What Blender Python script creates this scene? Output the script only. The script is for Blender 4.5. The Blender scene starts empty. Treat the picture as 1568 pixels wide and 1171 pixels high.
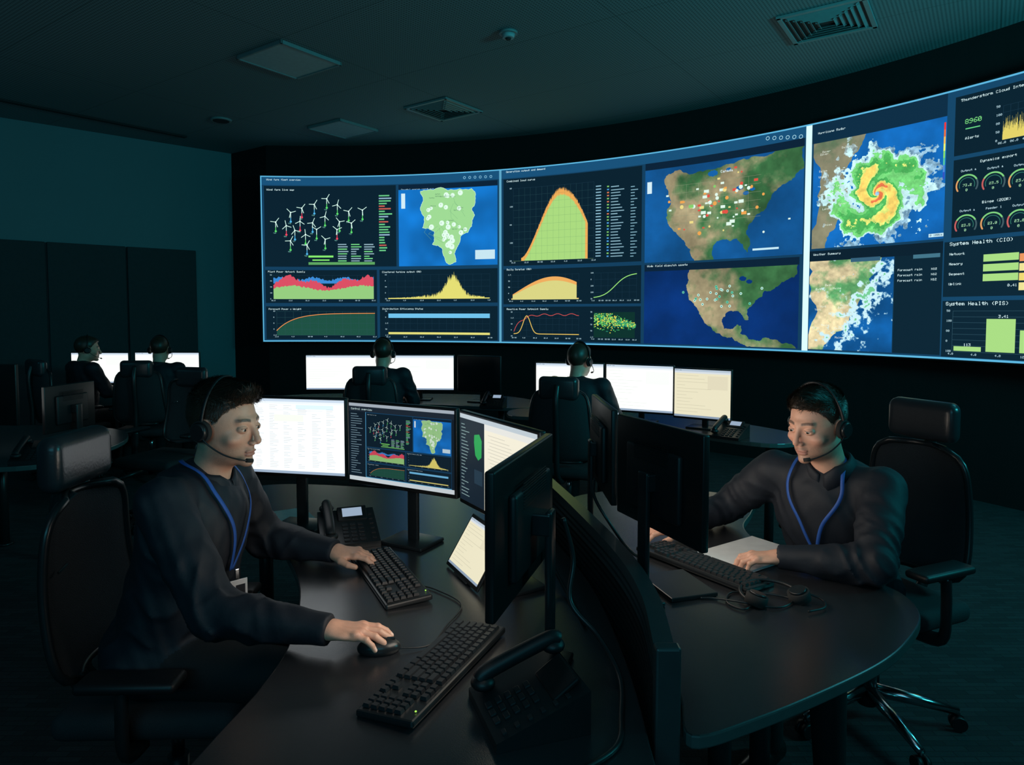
import bpy, bmesh, math, random
import numpy as np
from mathutils import Vector, Matrix, Euler
random.seed(3)
rng = np.random.default_rng(3)
scene = bpy.context.scene
try:
    scene.view_settings.view_transform = 'Standard'
except Exception:
    pass
F32 = np.float32

# ------------------------------------------------------------------ materials
def mat(name, col, rough=.5, metal=0., var=.15, nscale=25, bump=0., bscale=250, spec=.5, emis=None, es=0., attr=False, coat=0.):
    m = bpy.data.materials.new(name); m.use_nodes = True
    nt = m.node_tree; N = nt.nodes; L = nt.links
    b = N['Principled BSDF']
    b.inputs['Roughness'].default_value = rough
    b.inputs['Metallic'].default_value = metal
    b.inputs['Specular IOR Level'].default_value = spec
    b.inputs['Coat Weight'].default_value = coat
    tc = N.new('ShaderNodeTexCoord')
    nz = N.new('ShaderNodeTexNoise'); nz.inputs['Scale'].default_value = nscale; nz.inputs['Detail'].default_value = 4
    L.new(tc.outputs['Object'], nz.inputs['Vector'])
    mr = N.new('ShaderNodeMapRange'); mr.inputs['To Min'].default_value = 1-var; mr.inputs['To Max'].default_value = 1+var
    L.new(nz.outputs['Fac'], mr.inputs['Value'])
    vm = N.new('ShaderNodeVectorMath'); vm.operation = 'SCALE'
    if attr:
        at = N.new('ShaderNodeAttribute'); at.attribute_name = 'Col'
        L.new(at.outputs['Color'], vm.inputs[0])
    else:
        vm.inputs[0].default_value = col[:3]
    L.new(mr.outputs['Result'], vm.inputs['Scale'])
    L.new(vm.outputs['Vector'], b.inputs['Base Color'])
    if bump > 0:
        n2 = N.new('ShaderNodeTexNoise'); n2.inputs['Scale'].default_value = bscale; n2.inputs['Detail'].default_value = 3
        L.new(tc.outputs['Object'], n2.inputs['Vector'])
        bp = N.new('ShaderNodeBump'); bp.inputs['Strength'].default_value = bump; bp.inputs['Distance'].default_value = .003
        L.new(n2.outputs['Fac'], bp.inputs['Height']); L.new(bp.outputs['Normal'], b.inputs['Normal'])
    if emis:
        b.inputs['Emission Color'].default_value = (*emis, 1); b.inputs['Emission Strength'].default_value = es
    return m

M_plastic = mat('black_plastic', (.012, .013, .015), .42, bump=.15, bscale=600)
M_plastic2 = mat('satin_black_plastic', (.017, .019, .021), .3)
M_key = mat('keycap_black', (.020, .021, .024), .40)
M_bezel = mat('monitor_bezel', (.012, .012, .013), .35)
M_desk = mat('dark_laminate', (.024, .025, .028), .25, bump=.08, bscale=420, var=.12, nscale=60, spec=.85)
M_edge = mat('desk_edge_highlight', (.07, .11, .11), .25)  # lighter teal of the lit desk rim, put into the base colour
M_part = mat('partition_fabric', (.012, .016, .018), .45)
M_rail = mat('partition_rail', (.045, .06, .063), .28)
M_chrome = mat('chrome', (.6, .62, .65), .18, 1.)
M_fabric = mat('chair_mesh_fabric', (.021, .024, .028), .8, bump=.6, bscale=350)
M_leather = mat('chair_leather', (.026, .029, .034), .30, bump=.15, bscale=120)
M_shirt = mat('navy_shirt', (.0085, .0125, .021), .68, bump=.3, bscale=55)
M_trouser = mat('dark_trousers', (.007, .008, .010), .8, bump=.2, bscale=300)
M_shoe = mat('black_shoe', (.01, .01, .01), .3)
M_skin = mat('skin', (.6, .4, .3), .42, attr=True, var=.10, nscale=90, bump=.15, bscale=450)
M_hair = mat('dark_hair', (.040, .025, .016), .40)
M_eye = mat('eyeball', (.8, .8, .8), .08, attr=True, var=0.)
M_lan = mat('blue_lanyard', (.02, .10, .42), .6)
M_badge = mat('badge_card', (.7, .72, .75), .3)
M_paper = mat('paper', (.70, .72, .72), .7)
M_cable = mat('cable_rubber', (.02, .022, .024), .35)
M_wallL = mat('painted_wall', (.15, .27, .30), .8, var=.04, nscale=2)
M_acou = mat('acoustic_panel_fabric', (.050, .064, .070), .95, bump=.5, bscale=300)
M_black = mat('matte_black_wall', (.006, .007, .008), .9)
M_foam = mat('foam', (.02, .02, .02), .9)
M_ventw = mat('vent_metal', (.24, .32, .33), .5)
M_ventd = mat('vent_dark', (.02, .025, .027), .8)
M_diff = mat('diffuser', (.42, .54, .56), .5)
M_led = mat('status_led', (.1, .5, .1), .4, emis=(.5, 1, .1), es=1.0)

def ceiling_mat():
    m = bpy.data.materials.new('perforated_ceiling'); m.use_nodes = True
    nt = m.node_tree; N = nt.nodes; L = nt.links; b = N['Principled BSDF']
    b.inputs['Roughness'].default_value = .85
    tc = N.new('ShaderNodeTexCoord')
    mp = N.new('ShaderNodeMapping'); mp.inputs['Rotation'].default_value = (0, 0, math.radians(35))
    L.new(tc.outputs['Object'], mp.inputs['Vector'])
    vo = N.new('ShaderNodeTexVoronoi'); vo.voronoi_dimensions = '2D'; vo.inputs['Randomness'].default_value = 0; vo.inputs['Scale'].default_value = 38
    L.new(mp.outputs['Vector'], vo.inputs['Vector'])
    r = N.new('ShaderNodeMapRange'); r.inputs['From Min'].default_value = .20; r.inputs['From Max'].default_value = .36
    r.inputs['To Min'].default_value = .35; r.inputs['To Max'].default_value = 1.
    L.new(vo.outputs['Distance'], r.inputs['Value'])
    br = N.new('ShaderNodeTexBrick'); br.offset = 0; br.inputs['Scale'].default_value = 1
    br.inputs['Brick Width'].default_value = 2.4; br.inputs['Row Height'].default_value = 1.2; br.inputs['Mortar Size'].default_value = .005
    br.inputs['Color1'].default_value = (.21, .30, .32, 1); br.inputs['Color2'].default_value = (.203, .293, .312, 1); br.inputs['Mortar'].default_value = (.13, .20, .21, 1)
    L.new(mp.outputs['Vector'], br.inputs['Vector'])
    vm = N.new('ShaderNodeVectorMath'); vm.operation = 'SCALE'
    L.new(br.outputs['Color'], vm.inputs[0]); L.new(r.outputs['Result'], vm.inputs['Scale'])
    L.new(vm.outputs['Vector'], b.inputs['Base Color'])
    return m
def carpet_mat():
    m = bpy.data.materials.new('carpet_tile'); m.use_nodes = True
    nt = m.node_tree; N = nt.nodes; L = nt.links; b = N['Principled BSDF']
    b.inputs['Roughness'].default_value = .95
    tc = N.new('ShaderNodeTexCoord')
    br = N.new('ShaderNodeTexBrick'); br.inputs['Scale'].default_value = 1; br.inputs['Brick Width'].default_value = .12; br.inputs['Row Height'].default_value = .03
    br.inputs['Mortar Size'].default_value = .002
    br.inputs['Color1'].default_value = (.050, .058, .064, 1); br.inputs['Color2'].default_value = (.026, .031, .035, 1); br.inputs['Mortar'].default_value = (.018, .02, .022, 1)
    L.new(tc.outputs['Object'], br.inputs['Vector'])
    nz = N.new('ShaderNodeTexNoise'); nz.inputs['Scale'].default_value = 180
    L.new(tc.outputs['Object'], nz.inputs['Vector'])
    mx = N.new('ShaderNodeMix'); mx.data_type = 'RGBA'; mx.blend_type = 'MULTIPLY'; mx.inputs[0].default_value = .6
    L.new(br.outputs['Color'], mx.inputs[6]); L.new(nz.outputs['Color'], mx.inputs[7])
    L.new(mx.outputs[2], b.inputs['Base Color'])
    bp = N.new('ShaderNodeBump'); bp.inputs['Strength'].default_value = .6; bp.inputs['Distance'].default_value = .004
    L.new(nz.outputs['Fac'], bp.inputs['Height']); L.new(bp.outputs['Normal'], b.inputs['Normal'])
    return m

# ------------------------------------------------------------------ builders
def link(o): scene.collection.objects.link(o); return o
def E(name, loc=(0, 0, 0), rz=0.):
    o = bpy.data.objects.new(name, None); o.empty_display_size = .1
    o.location = loc; o.rotation_euler = (0, 0, rz); link(o); return o

_bc = {}
def bevbox(size, bev, seg):
    k = (round(size[0], 5), round(size[1], 5), round(size[2], 5), bev, seg)
    if k in _bc: return _bc[k]
    bm = bmesh.new(); bmesh.ops.create_cube(bm, size=1.)
    for v in bm.verts: v.co = Vector((v.co.x*size[0], v.co.y*size[1], v.co.z*size[2]))
    if bev > 0:
        bmesh.ops.bevel(bm, geom=list(bm.edges), offset=bev, segments=seg, profile=.5, affect='EDGES', clamp_overlap=True)
    bm.verts.index_update()
    r = ([v.co.copy() for v in bm.verts], [[v.index for v in f.verts] for f in bm.faces]); bm.free()
    _bc[k] = r; return r

def cr(pts, n=8, closed=False):
    P = [Vector(p) for p in pts]; out = []; m = len(P)
    rngi = range(m) if closed else range(m-1)
    for i in rngi:
        if closed: p0, p1, p2, p3 = P[(i-1) % m], P[i], P[(i+1) % m], P[(i+2) % m]
        else: p0, p1, p2, p3 = P[max(i-1, 0)], P[i], P[i+1], P[min(i+2, m-1)]
        for j in range(n):
            t = j/n
            out.append(.5*((2*p1)+(-p0+p2)*t+(2*p0-5*p1+4*p2-p3)*t*t+(-p0+3*p1-3*p2+p3)*t**3))
    if not closed: out.append(P[-1])
    return out

class MB:
    def __init__(s): s.v = []; s.f = []; s.m = []; s.s = []; s.mats = []
    def add(s, V, Fc, mt, M=None, smooth=False):
        if mt not in s.mats: s.mats.append(mt)
        mi = s.mats.index(mt); o = len(s.v)
        for p in V:
            p = Vector(p); s.v.append(tuple(M @ p) if M else tuple(p))
        for f in Fc: s.f.append([i+o for i in f]); s.m.append(mi); s.s.append(smooth)
    def box(s, size, loc, mt, rot=(0, 0, 0), bev=.003, seg=2, smooth=None):
        V, Fc = bevbox(size, bev, seg)
        M = Matrix.Translation(Vector(loc)) @ Euler(rot).to_matrix().to_4x4()
        s.add(V, Fc, mt, M, smooth if smooth is not None else seg > 2)
    def cyl(s, a, b, r0, r1, mt, n=20, smooth=True):
        a = Vector(a); b = Vector(b); d = (b-a).normalized()
        u = d.orthogonal().normalized(); w = d.cross(u)
        V = []
        for c, r in ((a, r0), (b, r1)):
            for i in range(n):
                t = 2*math.pi*i/n; V.append(c+u*math.cos(t)*r+w*math.sin(t)*r)
        s.add(V, [[i, (i+1) % n, n+(i+1) % n, n+i] for i in range(n)], mt, None, smooth)
        s.add(V, [list(range(n))[::-1], list(range(n, 2*n))], mt, None, False)
    def sph(s, c, r, mt, M=None, nu=16, nv=10):
        V = []; Fc = []
        rr = r if hasattr(r, '__len__') else (r, r, r)
        for j in range(nv+1):
            p = math.pi*j/nv
            for i in range(nu):
                t = 2*math.pi*i/nu
                q = Vector((rr[0]*math.sin(p)*math.cos(t), rr[1]*math.sin(p)*math.sin(t), rr[2]*math.cos(p)))
                if M: q = M @ q
                V.append(Vector(c)+q)
        for j in range(nv):
            for i in range(nu): Fc.append([j*nu+i, (j+1)*nu+i, (j+1)*nu+(i+1) % nu, j*nu+(i+1) % nu])
        s.add(V, Fc, mt, None, True)
    def tube(s, pts, r, mt, n=8, smooth=True, flat=1.):
        P = [Vector(p) for p in pts]; V = []; up = None
        for i, p in enumerate(P):
            d = (P[min(i+1, len(P)-1)]-P[max(i-1, 0)]).normalized()
            if up is None: up = d.orthogonal().normalized()
            up = (up-d*up.dot(d)).normalized(); w = d.cross(up)
            ri = r[i] if hasattr(r, '__len__') else r
            for k in range(n):
                t = 2*math.pi*k/n; V.append(p+up*math.cos(t)*ri+w*math.sin(t)*ri*flat)
        Fc = []
        for i in range(len(P)-1):
            for k in range(n): Fc.append([i*n+k, i*n+(k+1) % n, (i+1)*n+(k+1) % n, (i+1)*n+k])
        Fc.append(list(range(n))[::-1]); Fc.append([(len(P)-1)*n+k for k in range(n)])
        s.add(V, Fc, mt, None, smooth)
    def prism(s, out, z0, z1, mt, mt_side=None):
        n = len(out)
        V = [(p[0], p[1], z0) for p in out]+[(p[0], p[1], z1) for p in out]
        s.add(V, [list(range(n))[::-1], list(range(n, 2*n))], mt)
        s.add(V, [[i, (i+1) % n, n+(i+1) % n, n+i] for i in range(n)], mt_side or mt)
    def done(s, name, parent=None, recalc=True):
        me = bpy.data.meshes.new(name); me.from_pydata(s.v, [], s.f)
        for m in s.mats: me.materials.append(m)
        me.polygons.foreach_set('material_index', s.m); me.polygons.foreach_set('use_smooth', s.s)
        if recalc:
            bm = bmesh.new(); bm.from_mesh(me); bmesh.ops.remove_doubles(bm, verts=bm.verts, dist=1e-6)
            bmesh.ops.recalc_face_normals(bm, faces=bm.faces); bm.to_mesh(me); bm.free()
        me.update()
        o = link(bpy.data.objects.new(name, me))
        if parent: o.parent = parent
        return o

# ------------------------------------------------------------------ canvas (screen contents drawn procedurally)
FONT = {}
def _f(ch, hx): FONT[ch] = [int(hx[i:i+2], 16) for i in range(0, 10, 2)]
for ch, hx in zip("()+,-./0123456789:=%", ["001C224100", "0041221C00", "08083E0808", "0080703000", "0808080808", "0000606000", "2010080402", "3E5149453E", "00427F4000", "7249494946", "2141494D33", "1814127F10", "2745454539", "3C4A494931", "4121110907", "3649494936", "464949291E", "0000140000", "1414141414", "2313086462"]): _f(ch, hx)
for ch, hx in zip("ABCDEFGHIJKLMNOPQRSTUVWXYZ", ["7C1211127C", "7F49494936", "3E41414122", "7F4141413E", "7F49494941", "7F09090901", "3E41415173", "7F0808087F", "00417F4100", "2040413F01", "7F08142241", "7F40404040", "7F021C027F", "7F0408107F", "3E4141413E", "7F09090906", "3E4151215E", "7F09192946", "2649494932", "03017F0103", "3F4040403F", "1F2040201F", "3F4038403F", "6314081463", "0304780403", "6159494D43"]): _f(ch, hx)
for ch, hx in zip("abcdefghijklmnopqrstuvwxyz", ["2054547840", "7F28444438", "3844444428", "384444287F", "3854545418", "00087E0902", "18A4A49C78", "7F08040478", "00447D4000", "2040403D00", "7F10284400", "00417F4000", "7C04780478", "7C08040478", "3844444438", "FC18242418", "18242418FC", "7C08040408", "4854545424", "04043F4424", "3C4040207C", "1C2040201C", "3C4030403C", "4428102844", "4C9090907C", "4464544C44"]): _f(ch, hx)

def fbm(h, w, base, octv=4, seed=0):
    r = np.random.default_rng(seed); out = np.zeros((h, w), F32); amp = 1.; tot = 0
    for o in range(octv):
        gy = max(2, int(base*(2**o)*h/max(h, w))+2); gx = max(2, int(base*(2**o)*w/max(h, w))+2)
        g = r.random((gy, gx)).astype(F32)
        yy = np.linspace(0, gy-1.001, h); xx = np.linspace(0, gx-1.001, w)
        y0 = yy.astype(int); x0 = xx.astype(int); fy = (yy-y0)[:, None]; fx = (xx-x0)[None]
        fy = fy*fy*(3-2*fy); fx = fx*fx*(3-2*fx)
        v = g[y0][:, x0]*(1-fy)*(1-fx)+g[np.minimum(y0+1, gy-1)][:, x0]*fy*(1-fx)+g[y0][:, np.minimum(x0+1, gx-1)]*(1-fy)*fx+g[np.minimum(y0+1, gy-1)][:, np.minimum(x0+1, gx-1)]*fy*fx
        out += amp*v; tot += amp; amp *= .55
    return out/tot

class Canvas:
    # W,H are layout units; S real pixels per unit
    def __init__(s, W, H, c, S=1): s.W = W; s.H = H; s.S = S; s.a = np.zeros((H*S, W*S, 3), F32); s.a[:] = c
    def rect(s, x0, y0, x1, y1, c, al=1.):
        S = s.S; x0, x1 = sorted((int(round(x0*S)), int(round(x1*S)))); y0, y1 = sorted((int(round(y0*S)), int(round(y1*S))))
        x0 = max(x0, 0); y0 = max(y0, 0); x1 = min(max(x1, x0+1), s.W*S); y1 = min(max(y1, y0+1), s.H*S)
        s.a[y0:y1, x0:x1] = s.a[y0:y1, x0:x1]*(1-al)+np.array(c, F32)*al
    def polymask(s, pts):
        P = np.array(pts, float)*s.S; Hh, Ww = s.a.shape[:2]; x0 = max(int(P[:, 0].min()), 0); x1 = min(int(P[:, 0].max())+2, Ww); y0 = max(int(P[:, 1].min()), 0); y1 = min(int(P[:, 1].max())+2, Hh)
        m = np.zeros((y1-y0, x1-x0), bool); X = np.arange(x0, x1)+.5
        for r in range(y1-y0):
            Y = y0+r+.5; ay = P[:, 1]; by = np.roll(P[:, 1], -1); ax = P[:, 0]; bx = np.roll(P[:, 0], -1)
            k = (ay > Y) != (by > Y)
            if not k.any(): continue
            xs = np.sort((bx[k]-ax[k])*(Y-ay[k])/(by[k]-ay[k])+ax[k]); m[r] = (np.searchsorted(xs, X) % 2) == 1
        return (x0, y0, x1, y1, m)
    def poly(s, pts, c, al=1.):
        x0, y0, x1, y1, m = s.polymask(pts)
        if m.size == 0: return
        reg = s.a[y0:y1, x0:x1]; reg[m] = reg[m]*(1-al)+np.array(c, F32)*al
    def line(s, pts, w, c):
        c = np.array(c, F32); S = s.S; w = w*S
        for (ax, ay), (bx, by) in zip(pts[:-1], pts[1:]):
            ax, ay, bx, by = ax*S, ay*S, bx*S, by*S
            x0 = max(int(min(ax, bx)-w-1), 0); x1 = min(int(max(ax, bx)+w+2), s.W*S); y0 = max(int(min(ay, by)-w-1), 0); y1 = min(int(max(ay, by)+w+2), s.H*S)
            if x1 <= x0 or y1 <= y0: continue
            X, Y = np.meshgrid(np.arange(x0, x1)+.5, np.arange(y0, y1)+.5); dx = bx-ax; dy = by-ay; q = dx*dx+dy*dy+1e-9
            t = np.clip(((X-ax)*dx+(Y-ay)*dy)/q, 0, 1); d = np.hypot(X-ax-t*dx, Y-ay-t*dy)
            al = np.clip(w/2+.5-d, 0, 1)[..., None].astype(F32); s.a[y0:y1, x0:x1] = s.a[y0:y1, x0:x1]*(1-al)+c*al
    def circ(s, x, y, r, c, ring=None, a0=0, a1=360):
        if ring:
            pts = [(x+r*math.cos(math.radians(t)), y+r*math.sin(math.radians(t))) for t in np.linspace(a0, a1, 24)]
            s.line(pts, ring, c)
        else: s.line([(x, y), (x+.01, y)], 2*r, c)
    def text(s, x, y, t, sc, c):
        for ch in t:
            g = FONT.get(ch)
            if g:
                for i, col in enumerate(g):
                    for j in range(8):
                        if col >> j & 1: s.rect(x+i*sc, y+j*sc, x+(i+1)*sc, y+(j+1)*sc, c)
            x += 6*sc
    def image(s, name, grade=(1, 1, 1)):
        Hh, Ww = s.a.shape[:2]; im = bpy.data.images.new(name, Ww, Hh, alpha=False)
        buf = np.ones((Hh, Ww, 4), F32); buf[..., :3] = np.clip(s.a[::-1]*np.array(grade, F32), 0, 1)
        im.pixels.foreach_set(buf.ravel()); im.update(); im.pack(); return im

def screen_mat(name, img, es):
    m = bpy.data.materials.new(name); m.use_nodes = True; N = m.node_tree.nodes; L = m.node_tree.links; b = N['Principled BSDF']
    b.inputs['Base Color'].default_value = (.01, .01, .01, 1); b.inputs['Roughness'].default_value = .35
    b.inputs['Specular IOR Level'].default_value = .2
    t = N.new('ShaderNodeTexImage'); t.image = img; t.extension = 'EXTEND'
    L.new(t.outputs['Color'], b.inputs['Emission Color']); b.inputs['Emission Strength'].default_value = es
    return m

# ------------------------------------------------------------------ video wall contents
TH0, TH1 = -5.5, 72.
CX, CY, R = -2.64, 1.89, 7.3
S2 = 2
C = Canvas(4096, 912, (.07, .22, .34), S2)
def ucol(x):
    m = (x-784)/1045; a = m*m+1; b = 5.28*m-3.78; D = (-b+math.sqrt(b*b+4*a*42.75))/(2*a)
    return (math.degrees(math.atan2(m*D-CX, D-CY))-TH0)/(TH1-TH0)
LX = [403, 765, 1228, 1445, 1568, 1800]; LT = [271, 263, 195, 145, 115, 50]; LB = [522, 525, 538, 548, 555, 572]
def T(x, y):
    t = np.interp(x, LX, LT); b = np.interp(x, LX, LB)
    return ucol(x)*C.W, (y-t)/(b-t)*C.H
def wrect(x0, y0, x1, y1, c, al=1.):
    xm = (x0+x1)/2; C.rect(T(x0, y0)[0], T(xm, y0)[1], T(x1, y0)[0], T(xm, y1)[1], c, al)
PB = (.038, .115, .170)
def panel(x0, v0, x1, v1, c=PB):
    X0, X1 = ucol(x0)*C.W, ucol(x1)*C.W; C.rect(X0, v0*C.H, X1, v1*C.H, c); return X0, v0*C.H, X1, v1*C.H
def wtext(x, y, t, sc, c=(.88, .95, .97)): a, b = T(x, y); C.text(a, b, t, sc, c)
def sub(X0, Y0, X1, Y1, pts): return [(X0+(X1-X0)*p[0], Y0+(Y1-Y0)*p[1]) for p in pts]
def area(X0, Y0, X1, Y1, fn, c, fb=None):
    n = int((X1-X0)*S2)
    for i in range(n):
        t = i/max(n-1, 1); y = fn(t); yb = fb(t) if fb else 0.
        C.rect(X0+i/S2, Y1-(Y1-Y0)*y, X0+(i+1)/S2, Y1-(Y1-Y0)*yb, c)
def grid(X0, Y0, X1, Y1, nx, ny, c=(.10, .20, .27)):
    for i in range(nx+1): C.rect(X0+(X1-X0)*i/nx, Y0, X0+(X1-X0)*i/nx+1, Y1, c)
    for i in range(ny+1): C.rect(X0, Y0+(Y1-Y0)*i/ny, X1, Y0+(Y1-Y0)*i/ny+1, c)
def axis(X0, Y0, X1, Y1, sc=1):
    sc = .9 if sc == 1 else 1.0
    for i in range(5): C.text(X0-20*sc, Y0+(Y1-Y0)*i/4-4, random.choice(['100', '50', '2.5', '80', '0']), sc, (.75, .85, .9))
    for i in range(7): C.text(X0+(X1-X0)*i/6-12, Y1+5, random.choice(['00:00', '12.0', '4.0', '06.0']), sc, (.75, .85, .9))
def frac(pts, it=4, amp=.16, seed=1):
    r = random.Random(seed); P = [tuple(p) for p in pts]
    for k in range(it):
        Q = []
        for i in range(len(P)):
            a, b = P[i], P[(i+1) % len(P)]; dx, dy = b[0]-a[0], b[1]-a[1]; o = r.uniform(-amp, amp); Q += [a, ((a[0]+b[0])/2-dy*o, (a[1]+b[1])/2+dx*o)]
        P = Q
    return P
noise1 = np.interp(np.linspace(0, 1, 400), np.linspace(0, 1, 90), rng.random(90))
n1 = lambda t, k=1.: float(noise1[int(t*399*k) % 400])
C.rect(0, 0, C.W, .055*C.H, (.09, .29, .44))
wtext(412, 275, 'Wind farm fleet overview', 1.3); wtext(775, 265, 'Generation output and demand', 1.3)
for i in range(6): C.circ(*T(712+8*i, 273), 6, (.6, .8, .9), ring=2); C.circ(*T(1170+10*i, 212), 7, (.7, .85, .9), ring=2)
# panel A turbines
panel(408, .06, 608, .545); wtext(412, 290, 'Wind farm live map', 1.4)
for (x, y) in [(425, 340), (448, 325), (465, 318), (484, 312), (503, 303), (519, 312), (536, 322), (557, 320), (441, 345), (462, 338), (481, 340), (500, 330), (522, 338), (454, 352), (470, 358), (487, 350), (447, 368), (472, 374), (500, 365), (518, 350), (540, 340)]:
    a, b = T(x, y); h = 50; ec = random.choice([(.9, .25, .35), (.35, .8, .4), (.3, .65, .85), (.35, .8, .4)])
    C.line([(a, b), (a, b+h*.6)], 3.6, (.80, .90, .86)); C.line([(a, b+h*.6), (a, b+h)], 4, ec); C.circ(a, b, 4, (1, 1, 1)); ph = random.random()*2
    for k in range(3):
        t = ph+k*2.094; C.line([(a, b), (a+28*math.cos(t), b+28*math.sin(t))], 3.2, (.84, .95, .90))
    C.circ(a, b+h, 6, ec); C.text(a-14, b+h+7, 'T'+str(random.randint(10, 99)), .9, (.5, .75, .7))
for i in range(22): wrect(582, 297+i*4, 582+random.randint(8, 20), 299+i*4, random.choice([(.4, .75, .5), (.55, .65, .75), (.4, .75, .5), (.75, .35, .3)]))
for i in range(9):
    for j in range(3): wrect(519+j*20, 372+i*3.6, 519+j*20+random.randint(8, 16), 373.6+i*3.6, random.choice([(.45, .8, .5), (.55, .65, .7)]))
wrect(474, 390, 512, 393, (.5, .85, .4)); wrect(480, 396, 506, 398, (.5, .85, .4)); wrect(474, 400, 575, 404, (.35, .6, .35))
# panel B regional map
q = panel(612, .09, 762, .545, (.10, .42, .72)); C.rect(q[0], .06*C.H, q[2], .09*C.H, (.04, .12, .2)); wtext(616, 288, 'Coastal region asset map', 1.3)
h, w = int(q[3]*S2)-int(q[1]*S2), int(q[2]*S2)-int(q[0]*S2)
sh = fbm(h, w, 3, 3, 9)[..., None]; C.a[int(q[1]*S2):int(q[1]*S2)+h, int(q[0]*S2):int(q[0]*S2)+w] = np.array((.07, .40, .70))*(.75+.5*sh)
land = frac(sub(*q, [(.22, .03), (.3, .01), (.5, .03), (.74, .02), (.78, .1), (.74, .28), (.77, .36), (.74, .5), (.70, .58), (.63, .62), (.60, .74), (.56, .85), (.58, .95), (.5, .98), (.46, .88), (.44, .78), (.34, .72), (.36, .55), (.24, .5), (.26, .36), (.22, .26), (.25, .14)]), 3, .14, 4)
C.poly(land, (.60, .79, .54)); C.line(land+[land[0]], 2, (.80, .90, .80))
for i in range(9):
    a0, b0 = random.uniform(.28, .7), random.uniform(.05, .6); C.line(sub(*q, [(a0, b0), (a0+random.uniform(-.1, .1), b0+.1), (a0+random.uniform(-.12, .12), b0+.2)]), 1, (.42, .62, .45))
for i in range(34):
    t, s_ = .28+.42*random.random(), .06+.78*random.random()
    if s_ > .6: t = .45+.1*random.random()
    a, b = sub(*q, [(t, s_)])[0]; C.circ(a, b, random.randint(9, 15), (.86, .93, .87)); C.text(a-6, b-4, str(random.randint(1, 9)), 1, (.2, .4, .3))
for i in range(12):
    a, b = sub(*q, [(random.uniform(.3, .7), random.uniform(.05, .55))])[0]; C.text(a, b, random.choice(['Aston', 'Corby', 'Wells']), 1, (.3, .45, .35))
wrect(616, 295, 622, 318, (.8, .86, .9)); wrect(728, 383, 758, 397, (.75, .83, .88))
# C stacked
q = panel(408, .565, 578, .765); wtext(412, 414, 'Plant Power Network Supply', 1.3); X0, Y0, X1, Y1 = T(420, 0)[0], q[1]+28, T(573, 0)[0], q[3]-22
grid(X0, Y0, X1, Y1, 12, 5); area(X0, Y0, X1, Y1, lambda t: .9-.1*n1(t, .9)+.06*math.sin(t*20), (.22, .50, .78), lambda t: .65)
area(X0, Y0, X1, Y1, lambda t: .68+.16*math.sin(t*9)+.12*n1(t)-.1*math.cos(t*23), (.82, .28, .36)); area(X0, Y0, X1, Y1, lambda t: .42+.1*math.sin(t*9)+.08*n1(t, .8), (.56, .74, .46)); axis(X0, Y0, X1, Y1)
# D histogram
q = panel(582, .565, 762, .765); wtext(586, 414, 'Clustered turbine output (MW)', 1.3); X0, Y0, X1, Y1 = T(595, 0)[0], q[1]+28, T(750, 0)[0], q[3]-22
grid(X0, Y0, X1, Y1, 12, 4); area(X0, Y0, X1, Y1, lambda t: .04+.80*math.exp(-((t-.64)/.09)**2)*(.85+.25*n1(t, 3))+.25*n1(t, 5)*(t < .95)*math.exp(-((t-.6)/.3)**2), (.86, .80, .42)); axis(X0, Y0, X1, Y1)
# E
q = panel(408, .785, 578, .985); wtext(412, 471, 'Forecast Power x Weight', 1.3); X0, Y0, X1, Y1 = T(424, 0)[0], q[1]+28, T(574, 0)[0], q[3]-22
fe = lambda t: .2+.72*(1-math.exp(-t*6)); area(X0, Y0, X1, Y1, lambda t: fe(t)-.03, (.11, .29, .24)); grid(X0, Y0, X1, Y1, 12, 4, (.16, .3, .32))
C.line([(X0+(X1-X0)*t, Y1-(Y1-Y0)*fe(t)) for t in np.linspace(0, 1, 40)], 4, (.9, .55, .3)); axis(X0, Y0, X1, Y1)
# F
q = panel(582, .785, 762, .985); wtext(586, 471, 'Distribution Efficiency Status', 1.3); X0, Y0, X1, Y1 = T(595, 0)[0], q[1]+28, T(750, 0)[0], q[3]-22
grid(X0, Y0, X1, Y1, 14, 4); C.rect(X0, Y0+12, X1, Y0+36, (.42, .70, .86)); C.rect(X0, Y1-18, X1, Y1-6, (.86, .80, .45)); axis(X0, Y0, X1, Y1)
C.rect(ucol(764.5)*C.W, 0, ucol(768)*C.W, C.H, (.35, .6, .72))
# G
q = panel(771, .06, 981, .555); wtext(776, 279, 'Combined load curve', 1.4); X0, Y0, X1, Y1 = T(786, 0)[0], q[1]+50, T(908, 0)[0], q[3]-25
def fg(t):
    if t < .10 or t > .93: return 0.
    u = (t-.10)/.50
    if u < 1: return .04+.90*(u*u*(3-2*u))**.85
    return .94-.48*((t-.60)/.33)**2
grid(X0, Y0, X1, Y1, 14, 10, (.11, .21, .28)); area(X0, Y0, X1, Y1, lambda t: fg(t)*(.98+.06*n1(t, 6)), (.90, .62, .32)); area(X0, Y0, X1, Y1, lambda t: max(0, fg(t)-.06)*(.97+.04*n1(t, 5)) if .14 < t < .90 else 0, (.64, .79, .46))
for i in range(1, 14): C.rect(X0+(X1-X0)*i/14, Y0, X0+(X1-X0)*i/14+1, Y1, (.2, .35, .3), .35)
for i in range(1, 10): C.rect(X0, Y0+(Y1-Y0)*i/10, X1, Y0+(Y1-Y0)*i/10+1, (.2, .35, .3), .35)
axis(X0, Y0, X1, Y1, 2)
for i in range(24):
    y = 281+i*4.7; wrect(911, y, 919, y+1.6, (.55, .7, .78)); wrect(928, y, 931, y+2, random.choice([(.85, .45, .3), (.5, .75, .4), (.3, .6, .85)])); wrect(934, y, 934+random.randint(10, 20), y+1.3, (.55, .68, .75)); wrect(964, y, 964+random.randint(5, 11), y+1.3, (.5, .65, .72))
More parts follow.
